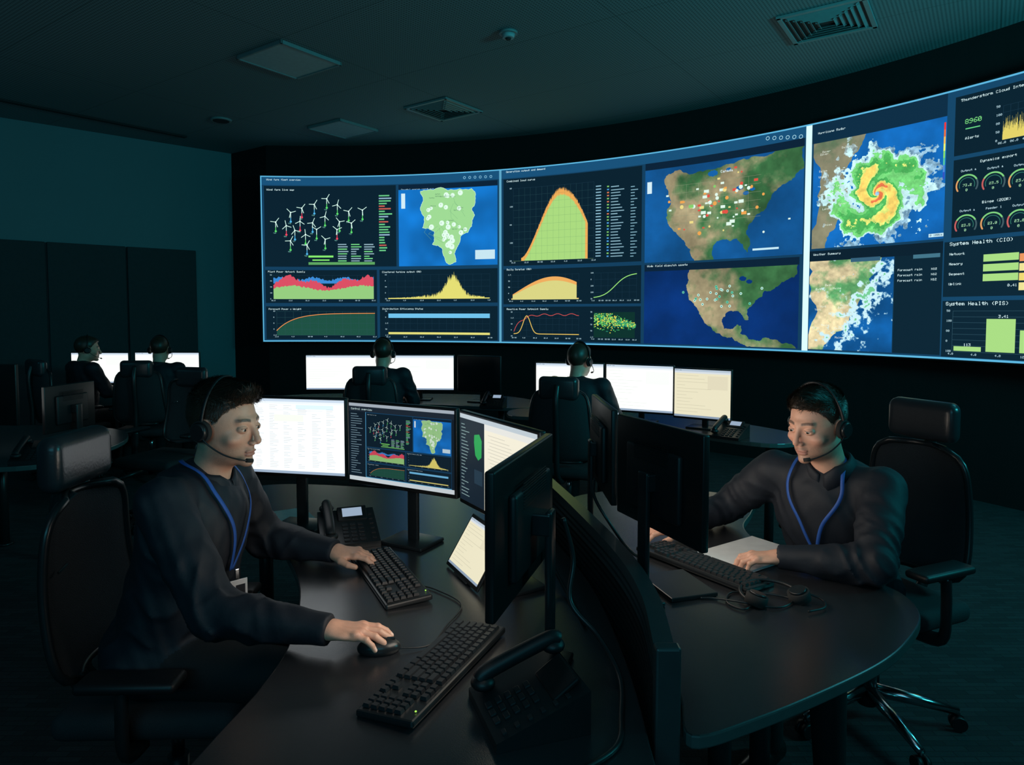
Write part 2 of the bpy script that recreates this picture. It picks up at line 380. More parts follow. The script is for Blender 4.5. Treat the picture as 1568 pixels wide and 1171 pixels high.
# map painter
NA = [(.13, .12), (.20, .04), (.36, .08), (.55, .05), (.80, .02), (1.0, -.02), (1.0, .20), (.93, .30), (.87, .34), (.82, .40), (.79, .5), (.73, .58), (.69, .66), (.665, .76), (.69, .88), (.675, .95), (.645, .86), (.61, .80), (.52, .80), (.46, .86), (.455, .96), (.48, 1.02), (.36, 1.02), (.31, .88), (.25, .76), (.19, .66), (.15, .48), (.165, .3)]
def geomap(q, poly, seed, oc, lakes=(), bright=1.):
    X0, Y0, X1, Y1 = [int(v*S2) for v in q]; h, w = Y1-Y0, X1-X0
    nz = fbm(h, w, 6, 6, seed); n2 = fbm(h, w, 3, 6, seed+1); n3 = fbm(h, w, 24, 3, seed+2)
    C.a[Y0:Y1, X0:X1] = np.array(oc)*(.65+.6*n2[..., None])
    x0, y0, x1, y1, m = C.polymask(frac(sub(*q, poly), 4, .17, seed))
    FM = np.zeros(C.a.shape[:2], bool); FM[y0:y1, x0:x1] = m; m = FM[Y0:Y1, X0:X1]
    xx = np.linspace(0, 1, w)[None]*np.ones_like(nz)
    k = np.clip((nz-.45)*4+(.45-xx)*1.6+.3, 0, 1)[..., None]
    col = (np.array((.23, .41, .25))*(1-k)+np.array((.62, .55, .43))*k)*(.65+.6*n2[..., None]+.3*(n3[..., None]-.5))*bright
    r = C.a[Y0:Y1, X0:X1]; r[m] = col[m]
    for (cx, cy, rr) in lakes:
        a, b = sub(*q, [(cx, cy)])[0]; ww = w/S2; C.poly(frac([(a+rr*1.6*ww*math.cos(t), b+rr*ww*math.sin(t)) for t in np.linspace(0, 5.8, 9)], 2, .2, seed), np.array(oc)*1.1)
q = panel(986, .09, 1226, .565); C.rect(q[0], .055*C.H, q[2], .09*C.H, (.04, .12, .2)); wtext(990, 264, 'Central dispatch assets', 1.3)
geomap(q, NA, 21, (.075, .32, .56), [(.62, .3, .014), (.66, .36, .012), (.7, .33, .01), (.45, .12, .02), (.55, .1, .01)])
for i in range(26):
    if i % 4 == 0: C.line(sub(*q, [(.2+.03*i*.66, .2), (.2+.03*i*.66, .62)]), 1, (.55, .55, .45))
    if i % 5 == 0: C.line(sub(*q, [(.18, .2+.016*i), (.75, .2+.016*i)]), 1, (.55, .55, .45))
for i in range(80):
    a, b = sub(*q, [(random.gauss(.5, .15), random.gauss(.44, .14))])[0]; c = random.choice([(.85, .9, .86), (.85, .9, .86), (.9, .6, .3), (.85, .3, .25), (.5, .75, .4), (.9, .8, .5)]); r = random.randint(4, 9)
    if i % 2 == 0: C.rect(a-r*1.3, b-r*.8, a+r*1.3, b+r*.8, c)
    else: C.circ(a, b, r, c)
C.text(*sub(*q, [(.5, .1)])[0], 'Canada', 1.6, (.9, .95, 1)); wrect(989, 275, 996, 293, (.8, .86, .9)); wrect(1150, 378, 1190, 381, (.75, .85, .9))
# I
q = panel(771, .575, 981, .775); wtext(776, 412, 'Daily Surplus (MW)', 1.3); X0, Y0, X1, Y1 = T(783, 0)[0], q[1]+30, T(886, 0)[0], q[3]-24
grid(X0, Y0, X1, Y1, 10, 4)
hump = lambda t: max(0, math.sin(max(0, min(1, (t-.02)/.96))*2.05+.25))**1.2 if .02 < t < .97 else 0
area(X0, Y0, X1, Y1, lambda t: .05+.86*hump(t), (.90, .62, .34)); area(X0, Y0, X1, Y1, lambda t: .03+.72*hump(t), (.82, .77, .48)); axis(X0, Y0, X1, Y1)
X0, X1 = T(909, 0)[0], T(974, 0)[0]; grid(X0, Y0, X1, Y1, 6, 4); C.line([(X0+(X1-X0)*t, Y1-(Y1-Y0)*(.03+.92/(1+math.exp(-(t-.5)*7)))) for t in np.linspace(0, 1, 30)], 4, (.6, .85, .45)); axis(X0, Y0, X1, Y1)
# J
q = panel(771, .79, 981, .985); wtext(776, 472, 'Reactive Power Setpoint Supply', 1.3); X0, Y0, X1, Y1 = T(787, 0)[0], q[1]+28, T(886, 0)[0], q[3]-24
grid(X0, Y0, X1, Y1, 10, 4)
C.line([(X0+(X1-X0)*t, Y1-(Y1-Y0)*(.9-.7*math.exp(-t*9)+.04*math.sin(t*30))) for t in np.linspace(0, 1, 40)], 3, (.8, .3, .3)); C.line([(X0+(X1-X0)*t, Y1-(Y1-Y0)*(.1+.75*math.exp(-((t-.2)/.08)**2))) for t in np.linspace(0, 1, 60)], 4, (.9, .72, .35)); axis(X0, Y0, X1, Y1)
X0, X1 = T(909, 0)[0], T(972, 0)[0]; C.rect(X0, Y0, X1, Y1, (.05, .18, .16))
for i in range(700):
    t = random.random(); y = .75-.25*t+random.gauss(0, .16)*(1.3-t); y = max(.02, min(.95, y)); C.rect(X0+(X1-X0)*t, Y0+(Y1-Y0)*(1-y), X0+(X1-X0)*t+6, Y0+(Y1-Y0)*(1-y)+4, random.choice([(.3, .7, .35), (.55, .8, .35), (.15, .5, .4), (.2, .6, .45), (.9, .8, .3)]))
axis(X0, Y0, X1, Y1)
# K
q = panel(986, .61, 1222, .985); C.rect(q[0], .575*C.H, q[2], .61*C.H, (.04, .12, .2)); wtext(990, 404, 'Wide field dispatch assets', 1.3)
NA2 = [(.30, .05), (.33, -.02), (1.0, -.02), (.97, .15), (.88, .24), (.80, .30), (.74, .42), (.69, .53), (.70, .66), (.675, .66), (.64, .56), (.56, .57), (.53, .66), (.545, .78), (.60, .78), (.63, .72), (.655, .74), (.65, .84), (.70, .90), (.80, .88), (.94, .94), (1., 1.02), (.74, 1.02), (.64, .95), (.54, .88), (.46, .76), (.38, .56), (.31, .40), (.29, .2)]
geomap(q, NA2, 31, (.035, .17, .40), [(.66, .14, .014), (.7, .18, .012)], 1.0)
for i in range(26):
    a, b = sub(*q, [(random.gauss(.52, .12), random.gauss(.34, .1))])[0]; C.circ(a, b, 6, (.8, .9, .85) if i % 3 else (.4, .75, .6)); C.circ(a, b, 3, (.2, .5, .5))
C.rect(ucol(1228)*C.W, 0, ucol(1237)*C.W, C.H, (.84, .94, .96))
# L hurricane
q = panel(1240, .09, 1447, .545); C.rect(ucol(1237)*C.W, .0, ucol(1447)*C.W, .09*C.H, (.05, .16, .25)); wtext(1246, 206, 'Hurricane Radar', 1.2)
geomap(q, [(-.02, -.02), (.42, -.02), (.36, .12), (.3, .22), (.22, .3), (.26, .42), (.3, .5), (.24, .6), (.2, .75), (.12, .9), (.1, 1.02), (-.02, 1.02)], 44, (.075, .38, .68), (), 1.0)
X0, Y0, X1, Y1 = [int(v*S2) for v in q]; h, w = Y1-Y0, X1-X0
reg = C.a[Y0:Y1, X0:X1]; gm = reg[..., 0] > .14; reg[gm] = reg[gm]*.45+np.array((.42, .42, .36))*.6
yy, xx = np.mgrid[0:h, 0:w]; cx, cy = .50, .55
dx = (xx/w-cx)*w/h*1.; dy = yy/h-cy; r = np.hypot(dx, dy); th = np.arctan2(dy, dx)
nz = fbm(h, w, 10, 7, 50); n3 = fbm(h, w, 40, 4, 51)
arm = .5+.5*np.cos(2*th-6.5*np.log(r+.05)+2.6*nz); arm2 = .5+.5*np.cos(3*th-9*np.log(r+.06)+4*nz)
I = (1.14-r*1.72)*(.58+.42*arm)+.60*(nz-.5)+.16*(n3-.5)
pal = [(.34, (.76, .88, .90)), (.44, (.46, .80, .46)), (.56, (.30, .66, .34)), (.68, (.86, .86, .46)), (.76, (.95, .78, .40)), (.99, (.88, .44, .28))]
I[(r < .018)] = .0
cloud = ((1.1-r*1.45)*(.45+.55*arm2)+1.0*(nz-.5)) > .36
kk = np.clip(.35+1.0*(n3[..., None]), 0, 1); reg[cloud] = reg[cloud]*.25+(np.array((.80, .90, .95))*kk)[cloud]*.75
for th_, c in pal: mm = I > th_; reg[mm] = (np.array(c)*(.82+.35*n3[..., None]))[mm]
X0, Y0, X1, Y1 = q
for i in range(8): C.rect(X1-24, Y0+20+i*24, X1-18, Y0+44+i*24, [(.9, .2, .2), (.9, .4, .2), (.95, .7, .3), (.9, .9, .4), (.5, .8, .4), (.3, .7, .6), (.3, .5, .8), (.2, .3, .7)][i])
C.rect(X1-64, Y1-20, X1-10, Y1-8, (.75, .85, .9)); C.text(X1-60, Y1-18, '0 100km', 1, (.1, .2, .3))
for i in range(14): C.text(X0+random.randint(8, 110), Y0+random.randint(20, 320), random.choice(['Lake', 'Union', 'Dover', 'Salem', 'Troy']), 1.1, (.85, .86, .82))
# M
q = panel(1238, .60, 1366, .985); C.rect(ucol(1237)*C.W, .555*C.H, ucol(1440)*C.W, .6*C.H, (.04, .11, .17)); wtext(1243, 388, 'Weather Summary', 1.2)
geomap(q, [(-.02, -.02), (.86, -.02), (.8, .12), (.72, .22), (.76, .32), (.66, .42), (.58, .56), (.5, .66), (.42, .78), (.3, .84), (.2, .95), (.18, 1.02), (-.02, 1.02)], 66, (.07, .34, .60), (), 1.1)
X0, Y0, X1, Y1 = [int(v*S2) for v in q]; h, w = Y1-Y0, X1-X0; nz = fbm(h, w, 14, 7, 70); yy, xx = np.mgrid[0:h, 0:w]
reg = C.a[Y0:Y1, X0:X1]; reg[..., :] = np.where(reg[..., :1] > .14, reg*1.25+.04, reg)
cl = nz*1.3+.42*np.exp(-((xx/w-.95+.65*yy/h)/.2)**2); k = np.clip((cl-.92)*8, 0, 1)[..., None]; reg[:] = reg*(1-k)+np.array((.78, .88, .92))*k; reg[cl > 1.22] = (.45, .75, .55)
for i in range(14): C.text(q[0]+random.randint(8, 140), q[1]+random.randint(20, 300), random.choice(['Maine', 'York', 'Bath', 'Erie']), 1.1, (.9, .9, .85))
panel(1367, .6, 1440, .985, (.045, .13, .19)); wrect(1300, 393, 1345, 399, (.2, .35, .45)); wrect(1395, 388, 1436, 394, (.25, .42, .5))
for i in range(3): wtext(1372, 411+i*8, 'Forecast rain', 1.1); wtext(1423, 409+i*8, 'N12', 1.1)
# N right telemetry
C.rect(ucol(1440)*C.W, 0, C.W, C.H, (.08, .25, .38))
q = panel(1452, .03, 1700, .245); wtext(1460, 158, 'Thunderstorm Cloud Intensity', 1.35); wtext(1467, 188, '8960', 2.2, (.5, .85, .5)); wtext(1468, 214, 'Alerts', 1.2); wrect(1468, 199, 1490, 200.5, (.4, .8, .5))
X0, Y0, X1, Y1 = T(1524, 0)[0], q[1]+64, T(1640, 0)[0], q[3]-24; grid(X0, Y0, X1, Y1, 10, 5); area(X0, Y0, X1, Y1, lambda t: .12+.45*n1(t, 4)+.35*n1(t, 9)*n1(t, 3), (.86, .76, .38)); axis(X0, Y0, X1, Y1, 2)
q = panel(1452, .26, 1700, .545); wtext(1492, 248, 'Dynamics export', 1.2)
for j, yy_ in enumerate((285, 345)):
    for i, xx_ in enumerate((1473, 1513, 1554, 1597)):
        a, b = T(xx_, yy_+(-3)*i); C.circ(a, b, 33, (.25, .33, .36), ring=5, a0=150, a1=390); C.circ(a, b, 33, (.75, .34, .34) if (i+j) % 2 else (.85, .58, .36), ring=5, a0=150, a1=225); C.circ(a, b, 33, (.48, .76, .46), ring=5, a0=215, a1=330); C.circ(a, b, 24, (.2, .45, .4), ring=2, a0=160, a1=380); C.text(a-13, b-4, random.choice(['23.5', '23.0', '73.2']), 1.2, (.7, .9, .7)); C.text(a-4, b+12, '0', 1.2, (.7, .9, .7)); C.text(a-20, b-52, random.choice(['Feeder 1', 'Output a']), 1., (.8, .9, .95))
wtext(1497, 309, 'Binge (ZODR)', 1.2)
q = panel(1442, .56, 1700, .765, (.045, .13, .19)); wtext(1450, 371, 'System Health (CIO)', 1.7)
for i in range(4):
    y = 385+i*15; wtext(1450, y+2, ['Network', 'Memory', 'Segment', 'Uplink'][i], 1.2)
    if i < 3: wrect(1502, y+3, 1556, y+14, (.64, .80, .48))
    else: wtext(1540, y+4, '0.41', 1.2)
    wrect(1557, y+1, 1640, y+13, [(.88, .54, .34), (.9, .82, .55), (.9, .78, .42), (.9, .82, .55)][i])
q = panel(1442, .78, 1700, .99, (.045, .13, .19)); wtext(1447, 461, 'System Health (PIS)', 1.7)
X0, Y0, X1, Y1 = T(1458, 0)[0], q[1]+34, T(1700, 0)[0], q[3]-20; grid(X0, Y0, X1, Y1, 1, 7, (.2, .32, .38))
wrect(1461, 529, 1503, 536, (.64, .80, .48)); wrect(1510, 487, 1555, 538, (.64, .80, .48)); wrect(1562, 505, 1600, 540, (.64, .80, .48)); wtext(1476, 524, '113', 1.3); wtext(1528, 481, '3.41', 1.3); axis(X0, Y0, X1, Y1, 2)
C.rect(0, 0, C.W, 6, (.35, .66, .82)); C.rect(0, C.H-7, C.W, C.H, (.35, .66, .82)); C.rect(0, 0, 6, C.H, (.35, .66, .82))
WALLIMG = C.image('video_wall_picture', (.95, .99, .98))

# desktop screens
def sheet(W, H, tint=(.90, .93, .94), seed=0, dense=True):
    c = Canvas(W, H, tint); r = random.Random(seed)
    c.rect(0, 0, W, 14, (.72, .78, .84)); c.rect(0, 14, W, 26, (.85, .88, .9)); c.rect(0, H-14, W, H, (.55, .62, .7)); c.text(6, 3, 'Shift log', 1, (.2, .3, .4))
    g = np.array(tint)*.80
    if dense:
        c.rect(0, 26, W*.13, H-14, np.array(tint)*.93)
        for y in range(34, H-24, 9):
            c.rect(8, y, 8+r.randint(20, 45), y+2, g)
            for k in range(6):
                x = W*.16+k*W*.135
                if r.random() < .8: c.rect(x, y, x+r.randint(20, 55), y+2, g)
        c.rect(W*.3, 60, W*.8, 61, g); c.rect(W*.55, 30, W*.9, 52, (.8, .88, .95)); c.rect(W*.34, 84, W*.62, 120, (.88, .9, .86))
    else:
        for y in range(40, H-30, 22): c.rect(20, y, 20+r.randint(60, int(W*.7)), y+2, g*1.06)
        c.rect(W*.6, 40, W*.95, H*.4, np.array(tint)*.96)
    return c
IM_sheet = sheet(640, 400, seed=1).image('sheet_screen')
IM_sheet2 = sheet(480, 320, (.95, .97, .95), 2, False).image('document_screen')
IM_form = sheet(480, 320, (.93, .90, .78), 5, False).image('form_screen')
IM_warm = sheet(640, 400, (1.0, .93, .85), seed=7).image('log_screen')
db = Canvas(1800, 1120, (.05, .10, .15)); x1 = int(ucol(764)*C.W*S2)
src = C.a[int(.05*C.H*S2):, :x1]; ys = np.linspace(0, src.shape[0]-1, 940).astype(int); xs = np.linspace(0, src.shape[1]-1, 1460).astype(int)
db.a[120:1060, 300:1760] = src[ys][:, xs]*.92; db.rect(0, 0, 1800, 44, (.62, .66, .7)); db.rect(0, 44, 1800, 120, (.10, .14, .19)); db.text(40, 68, 'Control overview', 4, (.8, .9, .9)); db.rect(0, 1060, 1800, 1120, (.75, .78, .80))
for i in range(26): db.rect(32, 152+i*34, 32+random.randint(80, 220), 160+i*34, (.45, .55, .6))
IM_dash = db.image('dashboard_screen')
sp = Canvas(700, 440, (.90, .88, .80)); sp.rect(0, 0, 250, 440, (.07, .12, .17)); sp.rect(0, 0, 700, 22, (.7, .75, .78)); sp.rect(250, 22, 700, 50, (.85, .85, .83))
for i in range(22): sp.rect(14, 50+i*17, 14+random.randint(30, 90), 54+i*17, (.5, .6, .6)); sp.rect(280+random.randint(0, 30), 70+i*16, 400+random.randint(0, 250), 72+i*16, (.72, .71, .66))
sp.poly([(150, 90), (200, 80), (225, 110), (222, 190), (190, 210), (160, 190), (148, 130)], (.15, .6, .3)); sp.rect(150, 260, 230, 330, (.12, .2, .26))
IM_split = sp.image('split_screen')
S_wall = screen_mat('video_wall_display', WALLIMG, 1.25)
S_sheet = screen_mat('sheet_display', IM_sheet, 1.3); S_doc = screen_mat('document_display', IM_sheet2, 1.2)
S_form = screen_mat('form_display', IM_form, 1.0); S_dash = screen_mat('dashboard_display', IM_dash, 1.05); S_split = screen_mat('split_display', IM_split, 1.15)
S_bright = screen_mat('log_display', IM_warm, 6.5); S_bright2 = screen_mat('boosted_log_display_b', IM_warm, 4.5)  # emission boosted and warmed on screens turned from view, to light the faces
S_off = mat('switched_off_display', (.006, .008, .01), .2)

# ------------------------------------------------------------------ room
CEIL = 3.8
def arc(r, t): t = math.radians(t); return (CX+r*math.sin(t), CY+r*math.cos(t))
blackarc = [(-3.98, 9.8), arc(7.46, -5.2)]+[arc(7.46, t) for t in np.arange(-3, 96, 2.)]
cs = arc(7.46, 95); corner_r = (cs[0], -3.); corner_bl = (-8.4, -3.); corner_l = (-8.4, 9.8-1.86*(8.4-3.98)/1.98)
def wallstrip(name, pts, mt, thick=.12):
    mb = MB(); V = []; n = len(pts)
    cxm = Vector((-1.5, 3.))
    outp = []
    for i, p in enumerate(pts):
        a = Vector(pts[max(i-1, 0)]); b = Vector(pts[min(i+1, n-1)]); d = (b-a).normalized(); nn = Vector((-d.y, d.x))
        if nn.dot(Vector(p)-cxm) < 0: nn = -nn
        outp.append(Vector(p)+nn*thick)
    for p, o in zip(pts, outp): V += [(p[0], p[1], 0), (p[0], p[1], CEIL), (o.x, o.y, 0), (o.x, o.y, CEIL)]
    Fc = []
    for i in range(n-1):
        a = 4*i; b = 4*i+4; Fc += [[a, b, b+1, a+1], [a+2, a+3, b+3, b+2], [a+1, b+1, b+3, a+3], [a, a+2, b+2, b]]
    Fc += [[0, 1, 3, 2], [4*n-4, 4*n-2, 4*n-1, 4*n-3]]
    mb.add(V, Fc, mt, None, False); return mb.done(name)
wallstrip('wall_front', blackarc, M_black)
wallstrip('wall_left', [(-3.98, 9.8), corner_l], M_wallL)
wallstrip('wall_side_left', [corner_l, corner_bl], M_wallL)
wallstrip('wall_back', [corner_bl, corner_r], M_wallL)
wallstrip('wall_right', [cs, corner_r], M_black)
poly = blackarc+[corner_r, corner_bl, corner_l]
mb = MB(); mb.prism(poly, CEIL, CEIL+.1, ceiling_mat()); mb.done('ceiling')
mb = MB(); mb.prism(poly, -.1, 0, carpet_mat()); mb.done('floor')
dv = Vector((-1.98, -1.86, 0)).normalized(); nrm = Vector((dv.y, -dv.x, 0)); nrm = nrm if nrm.dot(Vector((1, -1, 0))) > 0 else -nrm
ang = math.atan2(dv.y, dv.x); ap = E('acoustic_wall_panels'); mb = MB()
for i in range(6):
    c = Vector((-3.98, 9.8, 0))+dv*(.53+.865*i+.42)+nrm*.035; mb.box((.845, .05, 2.28), (c.x, c.y, 1.26), M_acou, (0, 0, ang), .01)
mb.done('panels', ap)
mb = MB(); a = Vector((-3.98, 9.8, 0))+nrm*.012; b = Vector((*corner_l, 0))+nrm*.012; c = (a+b)/2
mb.box(((b-a).length-.1, .015, .09), (c.x, c.y, .05), M_plastic, (0, 0, ang), .003); mb.done('baseboard_left')

# video wall
vw = E('curved_video_wall'); Z0, Z1 = 1.165, 3.365
me = bpy.data.meshes.new('display_surface'); n = 96; V = []; Fc = []
for i in range(n+1):
    t = TH0+(TH1-TH0)*i/n; x, y = arc(R, t); V += [(x, y, Z0), (x, y, Z1)]
for i in range(n): Fc.append([2*i, 2*i+1, 2*i+3, 2*i+2])
me.from_pydata(V, [], Fc); uv = me.uv_layers.new(name='UVMap')
for i in range(n):
    for k, (du, dvv) in enumerate(((0, 0), (0, 1), (1, 1), (1, 0))): uv.data[i*4+k].uv = ((i+du)/n, dvv)
me.materials.append(S_wall); me.polygons.foreach_set('use_smooth', [True]*n); o = link(bpy.data.objects.new('display_surface', me)); o.parent = vw
mb = MB(); V = []; Fc = []
for i in range(n+1):
    t = TH0-.15+(TH1-TH0+.3)*i/n
    a = arc(R+.004, t); b = arc(R+.11, t); V += [(*a, Z0-.015), (*a, Z1+.015), (*b, Z1+.015), (*b, Z0-.015)]
for i in range(n):
    for k in range(4): Fc.append([4*i+k, 4*i+(k+1) % 4, 4*i+4+(k+1) % 4, 4*i+4+k])
Fc += [[0, 1, 2, 3], [4*n, 4*n+3, 4*n+2, 4*n+1]]; mb.add(V, Fc, M_bezel); mb.done('cabinet_frame', vw)

# ceiling fixtures
def quadc(pts): c = sum((Vector(p) for p in pts), Vector((0, 0)))/4; d = Vector(pts[1])-Vector(pts[0]); return c, math.atan2(d.y, d.x)
def vent(name, c, rz, s=.62):
    e = E(name, (c[0], c[1], CEIL), rz); mb = MB(); mb.box((s-.04, s-.04, .008), (0, 0, -.006), M_ventd, bev=0)
    for k in range(4):
        a = k*math.pi/2; mb.box((s, .035, .02), (math.sin(a)*(s/2-.017), math.cos(a)*(s/2-.017), -.012), M_ventw, (0, 0, -a), .003)
    for i in range(1, 6):
        q_ = s/2-.02-i*.045
        for k in range(4):
            a = k*math.pi/2; mb.box((2*q_+.02, .032, .003), (math.sin(a)*q_, math.cos(a)*q_, -.016), M_ventw, (math.radians(38), 0, -a), 0)
    mb.done('louvres', e); return e
c, rz = quadc([(-1.23, 7.6), (-.70, 7.21), (-.33, 7.78), (-.765, 8.08)]); vent('ceiling_air_vent', c, rz)
c, rz = quadc([(1.96, 5.33), (2.48, 4.97), (2.90, 5.45), (2.40, 5.82)]); vent('ceiling_air_vent', c, rz)
def lightpanel(name, c, rz, s=.64):
    e = E(name, (c[0], c[1], CEIL), rz); mb = MB(); mb.box((s-.03, s-.03, .02), (0, 0, -.012), M_diff, bev=.003)
    for k in range(4):
        a = k*math.pi/2; mb.box((s, .02, .03), (math.sin(a)*(s/2-.01), math.cos(a)*(s/2-.01), -.015), M_ventw, (0, 0, -a), .002)
    mb.done('diffuser_panel', e)
c, rz = quadc([(-2.47, 6.15), (-1.91, 5.75), (-1.49, 6.25), (-2.04, 6.62)]); lightpanel('recessed_ceiling_light', c, rz)
lightpanel('recessed_ceiling_light', (-2.06, 8.45), rz, .6)
e = E('smoke_detector', (-.03, 5.6, CEIL)); mb = MB(); mb.cyl((0, 0, 0), (0, 0, -.02), .075, .075, M_ventw, 28); mb.cyl((0, 0, -.02), (0, 0, -.05), .055, .045, M_diff, 28); mb.cyl((0, 0, -.05), (0, 0, -.062), .025, .02, M_ventd, 20); mb.done('detector_body', e)
e = E('ceiling_speaker', (-3.39, 8.08, CEIL)); mb = MB(); mb.cyl((0, 0, 0), (0, 0, -.02), .12, .11, M_ventw, 28); mb.cyl((0, 0, -.02), (0, 0, -.024), .09, .09, M_ventd, 28); mb.done('speaker_grille', e)
mb = MB(); d = Vector((-4.38+5.45, 8.58-7.26)); mb.box((3.6, .07, .02), (-5.3, 7.45, CEIL-.01), M_ventd, (0, 0, math.atan2(d.y, d.x)), .002); mb.done('ceiling_slot_strip_1')  # dark strip standing in for the ceiling slot

# ------------------------------------------------------------------ furniture
def desk(name, outline, z=.74, legs=()):
    e = E(name); o = [(p.x, p.y) for p in cr([(*p, 0) for p in outline], 6, True)]
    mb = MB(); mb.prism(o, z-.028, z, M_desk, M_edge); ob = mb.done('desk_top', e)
    md = ob.modifiers.new('bev', 'BEVEL'); md.width = .004; md.segments = 2; md.limit_method = 'ANGLE'; md.angle_limit = math.radians(50)
    mb = MB()
    for (x, y) in legs: mb.cyl((x, y, 0), (x, y, z-.028), .03, .03, M_plastic2, 16); mb.cyl((x, y, 0), (x, y, .015), .05, .05, M_plastic2, 16)
    if legs: mb.done('desk_legs', e)
    return e
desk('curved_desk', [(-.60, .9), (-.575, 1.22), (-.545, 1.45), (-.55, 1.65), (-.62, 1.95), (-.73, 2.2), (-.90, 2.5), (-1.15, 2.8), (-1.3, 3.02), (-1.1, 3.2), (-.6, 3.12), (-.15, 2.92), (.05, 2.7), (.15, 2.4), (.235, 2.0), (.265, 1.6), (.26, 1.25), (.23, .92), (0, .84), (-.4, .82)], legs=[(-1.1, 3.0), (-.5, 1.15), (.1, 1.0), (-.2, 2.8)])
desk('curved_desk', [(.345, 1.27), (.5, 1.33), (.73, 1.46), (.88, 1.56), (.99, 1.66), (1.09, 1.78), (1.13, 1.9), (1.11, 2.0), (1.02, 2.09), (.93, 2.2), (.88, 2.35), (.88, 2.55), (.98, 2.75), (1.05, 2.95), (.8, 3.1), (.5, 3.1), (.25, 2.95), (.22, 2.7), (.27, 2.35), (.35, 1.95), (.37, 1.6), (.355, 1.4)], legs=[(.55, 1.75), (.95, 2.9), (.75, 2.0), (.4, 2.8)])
e = E('louvred_desk_partition'); pc = cr([(.300, 1.31, 0), (.320, 1.56, 0), (.298, 1.85, 0), (.215, 2.3, 0), (.14, 2.65, 0)], 8)
def strip(mb, pc, off0, off1, z0, z1, mt):
    n = len(pc); V = []
    for i, p in enumerate(pc):
        d = (pc[min(i+1, n-1)]-pc[max(i-1, 0)]).normalized(); nn = Vector((-d.y, d.x, 0))
        a = p+nn*off0; b = p+nn*off1; V += [(a.x, a.y, z0), (a.x, a.y, z1), (b.x, b.y, z1), (b.x, b.y, z0)]
    Fc = [[0, 1, 2, 3], [4*n-4, 4*n-1, 4*n-2, 4*n-3]]
    for i in range(n-1):
        for k in range(4): Fc.append([4*i+k, 4*i+(k+1) % 4, 4*i+4+(k+1) % 4, 4*i+4+k])
    mb.add(V, Fc, mt)
mb = MB(); strip(mb, pc, -.014, .014, .03, .884, M_part); strip(mb, pc, -.018, .022, .880, .902, M_rail)
for i in range(41): strip(mb, pc, .014, .021, .05+i*.0205, .061+i*.0205, M_rail if i > 37 else M_part)
mb.box((.050, .03, .90), (.302, 1.295, .455), M_rail, bev=.005); mb.box((.1, .3, .02), (.15, 2.6, .01), M_rail, bev=.004); mb.done('partition_panel', e)

def monitor(name, a, b, ztop, h, smat, zdesk=.74, base=(.22, .17), sy=-.075):
    a = Vector((*a, 0)); b = Vector((*b, 0)); w = (b-a).length; c = (a+b)/2; ang = math.atan2((b-a).y, (b-a).x)
    e = E(name, (c.x, c.y, 0), ang); zc = ztop-h/2; mb = MB()
    mb.box((w, .022, h), (0, -.011, zc), M_bezel, bev=.005, seg=3)
    mb.box((w*.62, .020, h*.62), (0, -.030, zc-.01), M_plastic, bev=.009, seg=3)
    for i in range(9): mb.box((w*.4, .003, .003), (0, -.040, zc+.045+i*.0065), M_bezel, bev=0)
    mb.box((.035, .003, .006), (0, .0015, ztop-h+.007), M_plastic2, bev=0); mb.done('monitor_housing', e)
    mb = MB()
    mb.box((.045, .016, zc-zdesk+.02), (0, sy, (zc+zdesk)/2+.01), M_plastic2, bev=.006, seg=3); mb.box((.05, abs(sy+.035)+.01, .05), (0, (sy-.035)/2, zc-.01), M_plastic2, bev=.004)
    mb.box((base[0], base[1], .012), (0, sy+.01, zdesk+.0065), M_plastic2, bev=.004, seg=3); mb.done('monitor_stand', e)
    me = bpy.data.meshes.new('screen'); bz = .009
    V = [(w/2-bz, .0012, ztop-h+bz+.006), (-w/2+bz, .0012, ztop-h+bz+.006), (-w/2+bz, .0012, ztop-bz), (w/2-bz, .0012, ztop-bz)]
    me.from_pydata(V, [], [[0, 1, 2, 3]]); uv = me.uv_layers.new(name='UVMap')
    for k, q_ in enumerate(((0, 0), (1, 0), (1, 1), (0, 1))): uv.data[k].uv = q_
    me.materials.append(smat); o = link(bpy.data.objects.new('screen', me)); o.parent = e
    return e
monitor('computer_monitor', (-.598, 2.45), (-1.03, 2.54), 1.243, .30, S_sheet, base=(.18, .14))
monitor('computer_monitor', (-.180, 2.205), (-.590, 2.43), 1.240, .30, S_dash, base=(.18, .14))
monitor('computer_monitor', (.072, 1.77), (-.170, 2.18), 1.240, .30, S_split, base=(.18, .12))
monitor('computer_monitor', (-.055, 1.32), (.085, 1.755), 1.240, .305, S_bright, base=(.14, .10))
monitor('computer_monitor', (.345, 2.10), (.505, 1.72), 1.240, .305, S_bright2, base=(.12, .05), sy=-.06)
monitor('computer_monitor', (.322, 2.56), (.334, 2.13), 1.245, .305, S_bright2, base=(.12, .04), sy=-.055)

